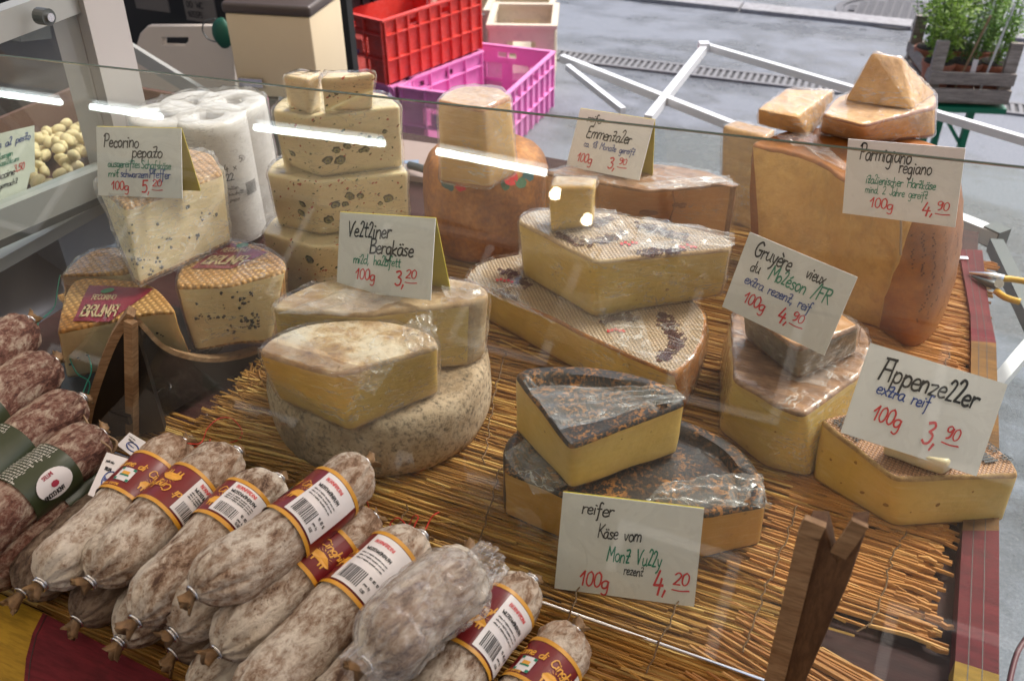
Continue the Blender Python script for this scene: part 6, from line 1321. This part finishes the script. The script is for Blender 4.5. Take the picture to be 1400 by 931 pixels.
for i, (q, lines, lb) in enumerate((([(-30, 190), (47, 172), (48, 235), (-30, 262)], [('pasta al pesto', .1, .30, .15, 'b'), ('ausgelassen', .1, .52, .12, 'g'), ('mit Basilikum', .12, .66, .12, 'g'), ('3,50', .6, .86, .14, 'r')], 'yellowish price card in the counter, upper one at the left edge'), ([(-30, 235), (42, 236), (34, 268), (-30, 290)], [('Fettuccine', .1, .35, .2, 'k'), ('hausgemacht', .2, .6, .15, 'k')], 'price card lying lower in the counter at the left edge'))):
    c = [cp(x, y, xc - .03 + .01 * i) for x, y in q]; t = thing('counter_card', lb, 'price card', c[3], 'cards in the display counter'); ux, uy = c[2] - c[3], c[0] - c[3]
    mk('card', c + [v + Vector((-.001, 0, 0)) for v in c], [(0, 1, 2, 3), (7, 6, 5, 4), (0, 4, 5, 1), (1, 5, 6, 2), (2, 6, 7, 3), (3, 7, 4, 0)], flat('card_cream', (.66, .68, .60), .4), t)
    mb = MB(); W_ = ux.length; Hh_ = uy.length; fn = lambda x, y: c[3] + ux * (x / W_) + uy * (y / Hh_) + Vector((.0008, -.0002, 0))
    for tx, x, y, h, cc in lines: write(mb, tx, x * W_, (1 - y) * Hh_, h * Hh_, fn, w=h * Hh_ * .12, mi={'k': 0, 'g': 1, 'b': 2, 'r': 3}[cc])
    mb.build('lettering', [BLK, INKG, INKB, INKR], t)
# pale board lying below, blue carton
mb = MB(); c = P(120, 335, -.05); mb.box(c + Vector((.0, .05, .0)), .12, .22, .16, Matrix.Rotation(-.3, 3, 'Z')); tag(mb.build('blue_carton', flat('carton_blue_grey', (.26, .30, .38), .5), None, origin=c), 'blue grey carton standing between the counter and the pepper cheeses', 'carton')
# kitchen paper rolls in plastic
PR = crust('paper_roll', [(.3, (.52, .50, .50)), (.6, (.60, .58, .58)), (.8, (.64, .62, .62))], 60, 4, .85, .35, fine=300, fstops=([(.1, 0), (.2, 0)], (.5, .5, .5)))
pk = thing('paper_roll_pack', 'pack of white kitchen paper rolls in clear plastic behind the pepper cheese', 'paper rolls', P(300, 290, 0)); ctr = []
for (x, y) in ((225, 158), (287, 160), (316, 141), (262, 143)):
    c = P(x, y, .205); ctr.append(c); n = 40; mb = MB(); vs = []
    prof_ = [(.020, .205), (.024, .209), (.050, .210), (.056, .205), (.057, .19), (.057, 0)]
    for rr, z_ in [(.018, .12)] + prof_:
        for k in range(n): vs.append(Vector((c.x + math.cos(2 * math.pi * k / n) * rr, c.y + math.sin(2 * math.pi * k / n) * rr, z_)))
    fs = [(j * n + k, j * n + (k + 1) % n, (j + 1) * n + (k + 1) % n, (j + 1) * n + k) for j in range(6) for k in range(n)]
    mk('paper_roll', vs, fs, PR, pk, smooth=True, sharp=50)
cc = sum(ctr, Vector()) / 4
hull = [(c.x + math.cos(a * .2618) * .060, c.y + math.sin(a * .2618) * .060) for c in ctr for a in range(24)]
hp = geometry.convex_hull_2d([Vector(h) for h in hull]); hp = [Vector((hull[i][0], hull[i][1], 0)) for i in hp]
vv = [(Vector((p.x, p.y, .213)), None, 'c') for p in hp]
prism('plastic_wrap', vv, .0, .213, [film_mat('paper_wrap', .30, 1.1)] * 4, pk, ds=.006, nz=24, amp=.0015, crink=.004, edge=.006)
mb = MB(); pa_, pb_ = PV(316, 215, P(318, 300, 0), P(352, 285, 0)), PV(346, 205, P(318, 300, 0), P(352, 285, 0)); ux = (pb_ - pa_).normalized(); nrm = Vector((ux.y, -ux.x, 0)); o_ = ctr[1].copy()
fn = lambda x, y: Vector((ctr[1].x, ctr[1].y, .115)) + Vector((math.cos(-.75 + x / .060), math.sin(-.75 + x / .060), 0)) * .0632 + Vector((0, 0, y))
for tx, x, y, h in (('4 x', 0, .02, .012), ('22', .0, .004, .012), ('50', .026, .03, .010), ('rollen', 0, -.012, .006), ('haushalt', 0, -.022, .006), ('papier', 0, -.032, .006)): write(mb, tx, x, y, h, fn, w=h * .12, slant=0, rnd=0)
for k in range(12): mb.add([fn(.030 + k * .0018, -.03), fn(.031 + k * .0018, -.03), fn(.031 + k * .0018, -.008), fn(.030 + k * .0018, -.008)], [(0, 1, 2, 3)])
mb.build('pack_print', BLK, pk)
# beige pail with dark lid
zl = .215; a = PY(423, 25, 1.72); zl = a.z; rr_ = Vector((.81, .59, 0)).normalized(); vv_ = Vector((-.59, .81, 0)).normalized(); b1 = a + (-rr_ * math.cos(.42) + vv_ * math.sin(.42)) * .205; b2 = a + (rr_ * math.sin(.42) + vv_ * math.cos(.42)) * .19; b3 = b1 + b2 - a
pail = thing('lidded_bin', 'beige square bin with dark brown lid standing behind the olive cheese', 'bin', Vector((a.x, a.y, -.8)))
BEI = flat('bin_beige', (.60, .50, .34), .5, nz=.06, sc=6); BR = flat('lid_dark', (.06, .045, .04), .4)
rbox('bin_body', [a, b2, b3, b1], zl - .19, zl, BEI, pail, .004); cm_ = (a + b3) / 2
rbox('bin_lid', [p + (p - cm_) * .05 for p in (a, b2, b3, b1)], zl + .0005, zl + .026, BR, pail, .008)
GG = flat('cabinet_grey_green', (.10, .105, .09), .5)
cab = thing('dark_cabinet', 'dark grey green cabinet with round knob below the beige bin', 'cabinet', Vector((a.x, a.y, -.8)))
rbox('cabinet_body', [a, b2, b3, b1], -.8, zl - .195, GG, cab, .004)
mb = MB(); kk = PV(362, 165, a, b1); nn_ = Vector(((b1 - a).y, -(b1 - a).x, 0)).normalized(); nn_ = nn_ if nn_.y < 0 else -nn_; mb.tube([kk, kk + nn_ * .02], .016, 14); mb.build('knob', BEI, cab)
mb = MB(); kk = PV(345, 112, a, b1); mb.box(kk + nn_ * .004, .06, .012, .02, Matrix.Rotation(math.atan2((b1 - a).y, (b1 - a).x), 3, 'Z')); mb.build('latch', METAL, cab)
# white cutting board with handle slot
yb2 = 1.98; pts = [PY(x, y, yb2) for x, y in [(183, 210), (187, 76), (196, 46), (206, 36), (300, 36), (312, 44), (322, 66), (326, 210)]]; hs = [PY(x, y, yb2) for x, y in [(224, 62), (224, 49), (262, 49), (262, 56), (256, 63)]]
cb = thing('cutting_board', 'large cream plastic cutting board with hand slot leaning behind the post', 'cutting board', PY(255, 210, yb2))
M4 = Matrix(((1, 0, 0, 0), (0, 0, -1, yb2), (0, 1, 0, 0), (0, 0, 0, 1)))
cutout('board', [(p.x, p.z) for p in pts], [[(p.x, p.z) for p in hs]], .022, M4, flat('board_cream', (.56, .50, .44), .5, nz=.08, sc=7), cb, local=False, bevel=.003)
gc = thing('cloth_cap', 'dark green cloth cap hanging on the corner of the cutting board', 'cap', PY(300, 50, 1.92))
GCM = flat('cap_green', (.0, .07, .04), .6); c = PY(304, 46, 1.93); n = 16; vs = []; 
for j in range(9):
    for k in range(n): a_ = 2 * math.pi * k / n; ph_ = math.pi * j / 8; v = c + Vector((math.sin(ph_) * math.cos(a_) * .030, math.sin(ph_) * math.sin(a_) * .02, math.cos(ph_) * .038)); vs.append(v + noise.noise_vector(v * 30) * .006)
mk('cap_body', vs, [(j * n + k, j * n + (k + 1) % n, (j + 1) * n + (k + 1) % n, (j + 1) * n + k) for j in range(8) for k in range(n)], GCM, gc, smooth=True)
mb = MB(); mb.tube(catmull([PY(x, y, 1.90) for x, y in [(294, 26), (280, 30), (277, 42), (285, 54), (296, 58)]], 5), .002, 5); mb.build('strap', DARKM, gc)
# dark tent wall and things in the dark behind
BK = flat('dark_tarpaulin', (.006, .006, .007), .7)
def slabY(name, px0, py0, px1, py1, y, th, m, label, cat, par=None):
    a, b = PY(px0, py1, y), PY(px1, py0, y); mb = MB(); mb.box(((a.x + b.x) / 2, y + th / 2, (a.z + b.z) / 2), abs(b.x - a.x), th, abs(b.z - a.z)); o = mb.build(name, m, par, origin=Vector(((a.x + b.x) / 2, y, min(a.z, b.z)))) if par is None else mb.build(name, m, par)
    if label: tag(o, label, cat)
    return o
yw = 2.35; xr_ = PY(474, 20, yw).x
mb = MB(); mb.box(((xr_ - 6) / 2, yw + .02, .1), 6 + xr_, .03, 1.8); tag(mb.build('tarpaulin_wall', BK, None, origin=Vector(((xr_ - 6) / 2, yw, -.8))), 'black tarpaulin side wall hanging behind the cutting board and bin', 'tarpaulin')
def plate(px0, py0, px1, py1, y, text, label):
    a, b = PY(px0, py1, y), PY(px1, py0, y); o = Vector((a.x, y, a.z)); w_, h_ = b.x - a.x, b.z - a.z; t = thing('number_card', label, 'card', o)
    mb = MB(); mb.box(o + Vector((w_ / 2, .004, h_ / 2)), w_, .004, h_); mb.build('card', flat('card_dim', (.10, .09, .085), .5), t)
    mb = MB(); 
    for i, tx in enumerate(text): write(mb, tx, w_ * .08, h_ * (.58 - .42 * i), h_ * .26, lambda x, y_: Vector((o.x + x, y + .0005, o.z + y_)), w=h_ * .04, slant=0, rnd=0)
    mb.build('print', BLK, t)
plate(255, 1, 291, 28, 2.25, ['OO WC', '165375'], 'small dim card with the number 165375 hanging in the dark')
plate(186, -8, 226, 12, 2.25, ['', ''], 'dim picture card at the top edge beside the post')
mb = MB(); kb = P(575, 231, .0); ke = P(545, 212, .0)
kn = thing('knife', 'black handled knife on a pinkish board behind the barrel cheese', 'knife', kb); mb = MB(); mb.tube(catmull([P(560, 226, .012), P(575, 230, .014), P(596, 236, .012)], 4), [.008] * 9, 8); mb.build('handle', DARKM, kn, smooth=True)
mb = MB(); mb.box(P(555, 222, .009), .05, .016, .001, Matrix.Rotation(.5, 3, 'Z')); mb.build('blade', METAL, kn)
mb = MB(); c = P(575, 222, -.01); mb.box(c, .26, .16, .014, Matrix.Rotation(.1, 3, 'Z')); tag(mb.build('serving_board', flat('board_pink_grey', (.33, .24, .22), .5), None, origin=c), 'pinkish grey board under the knife behind the barrel cheese', 'board')
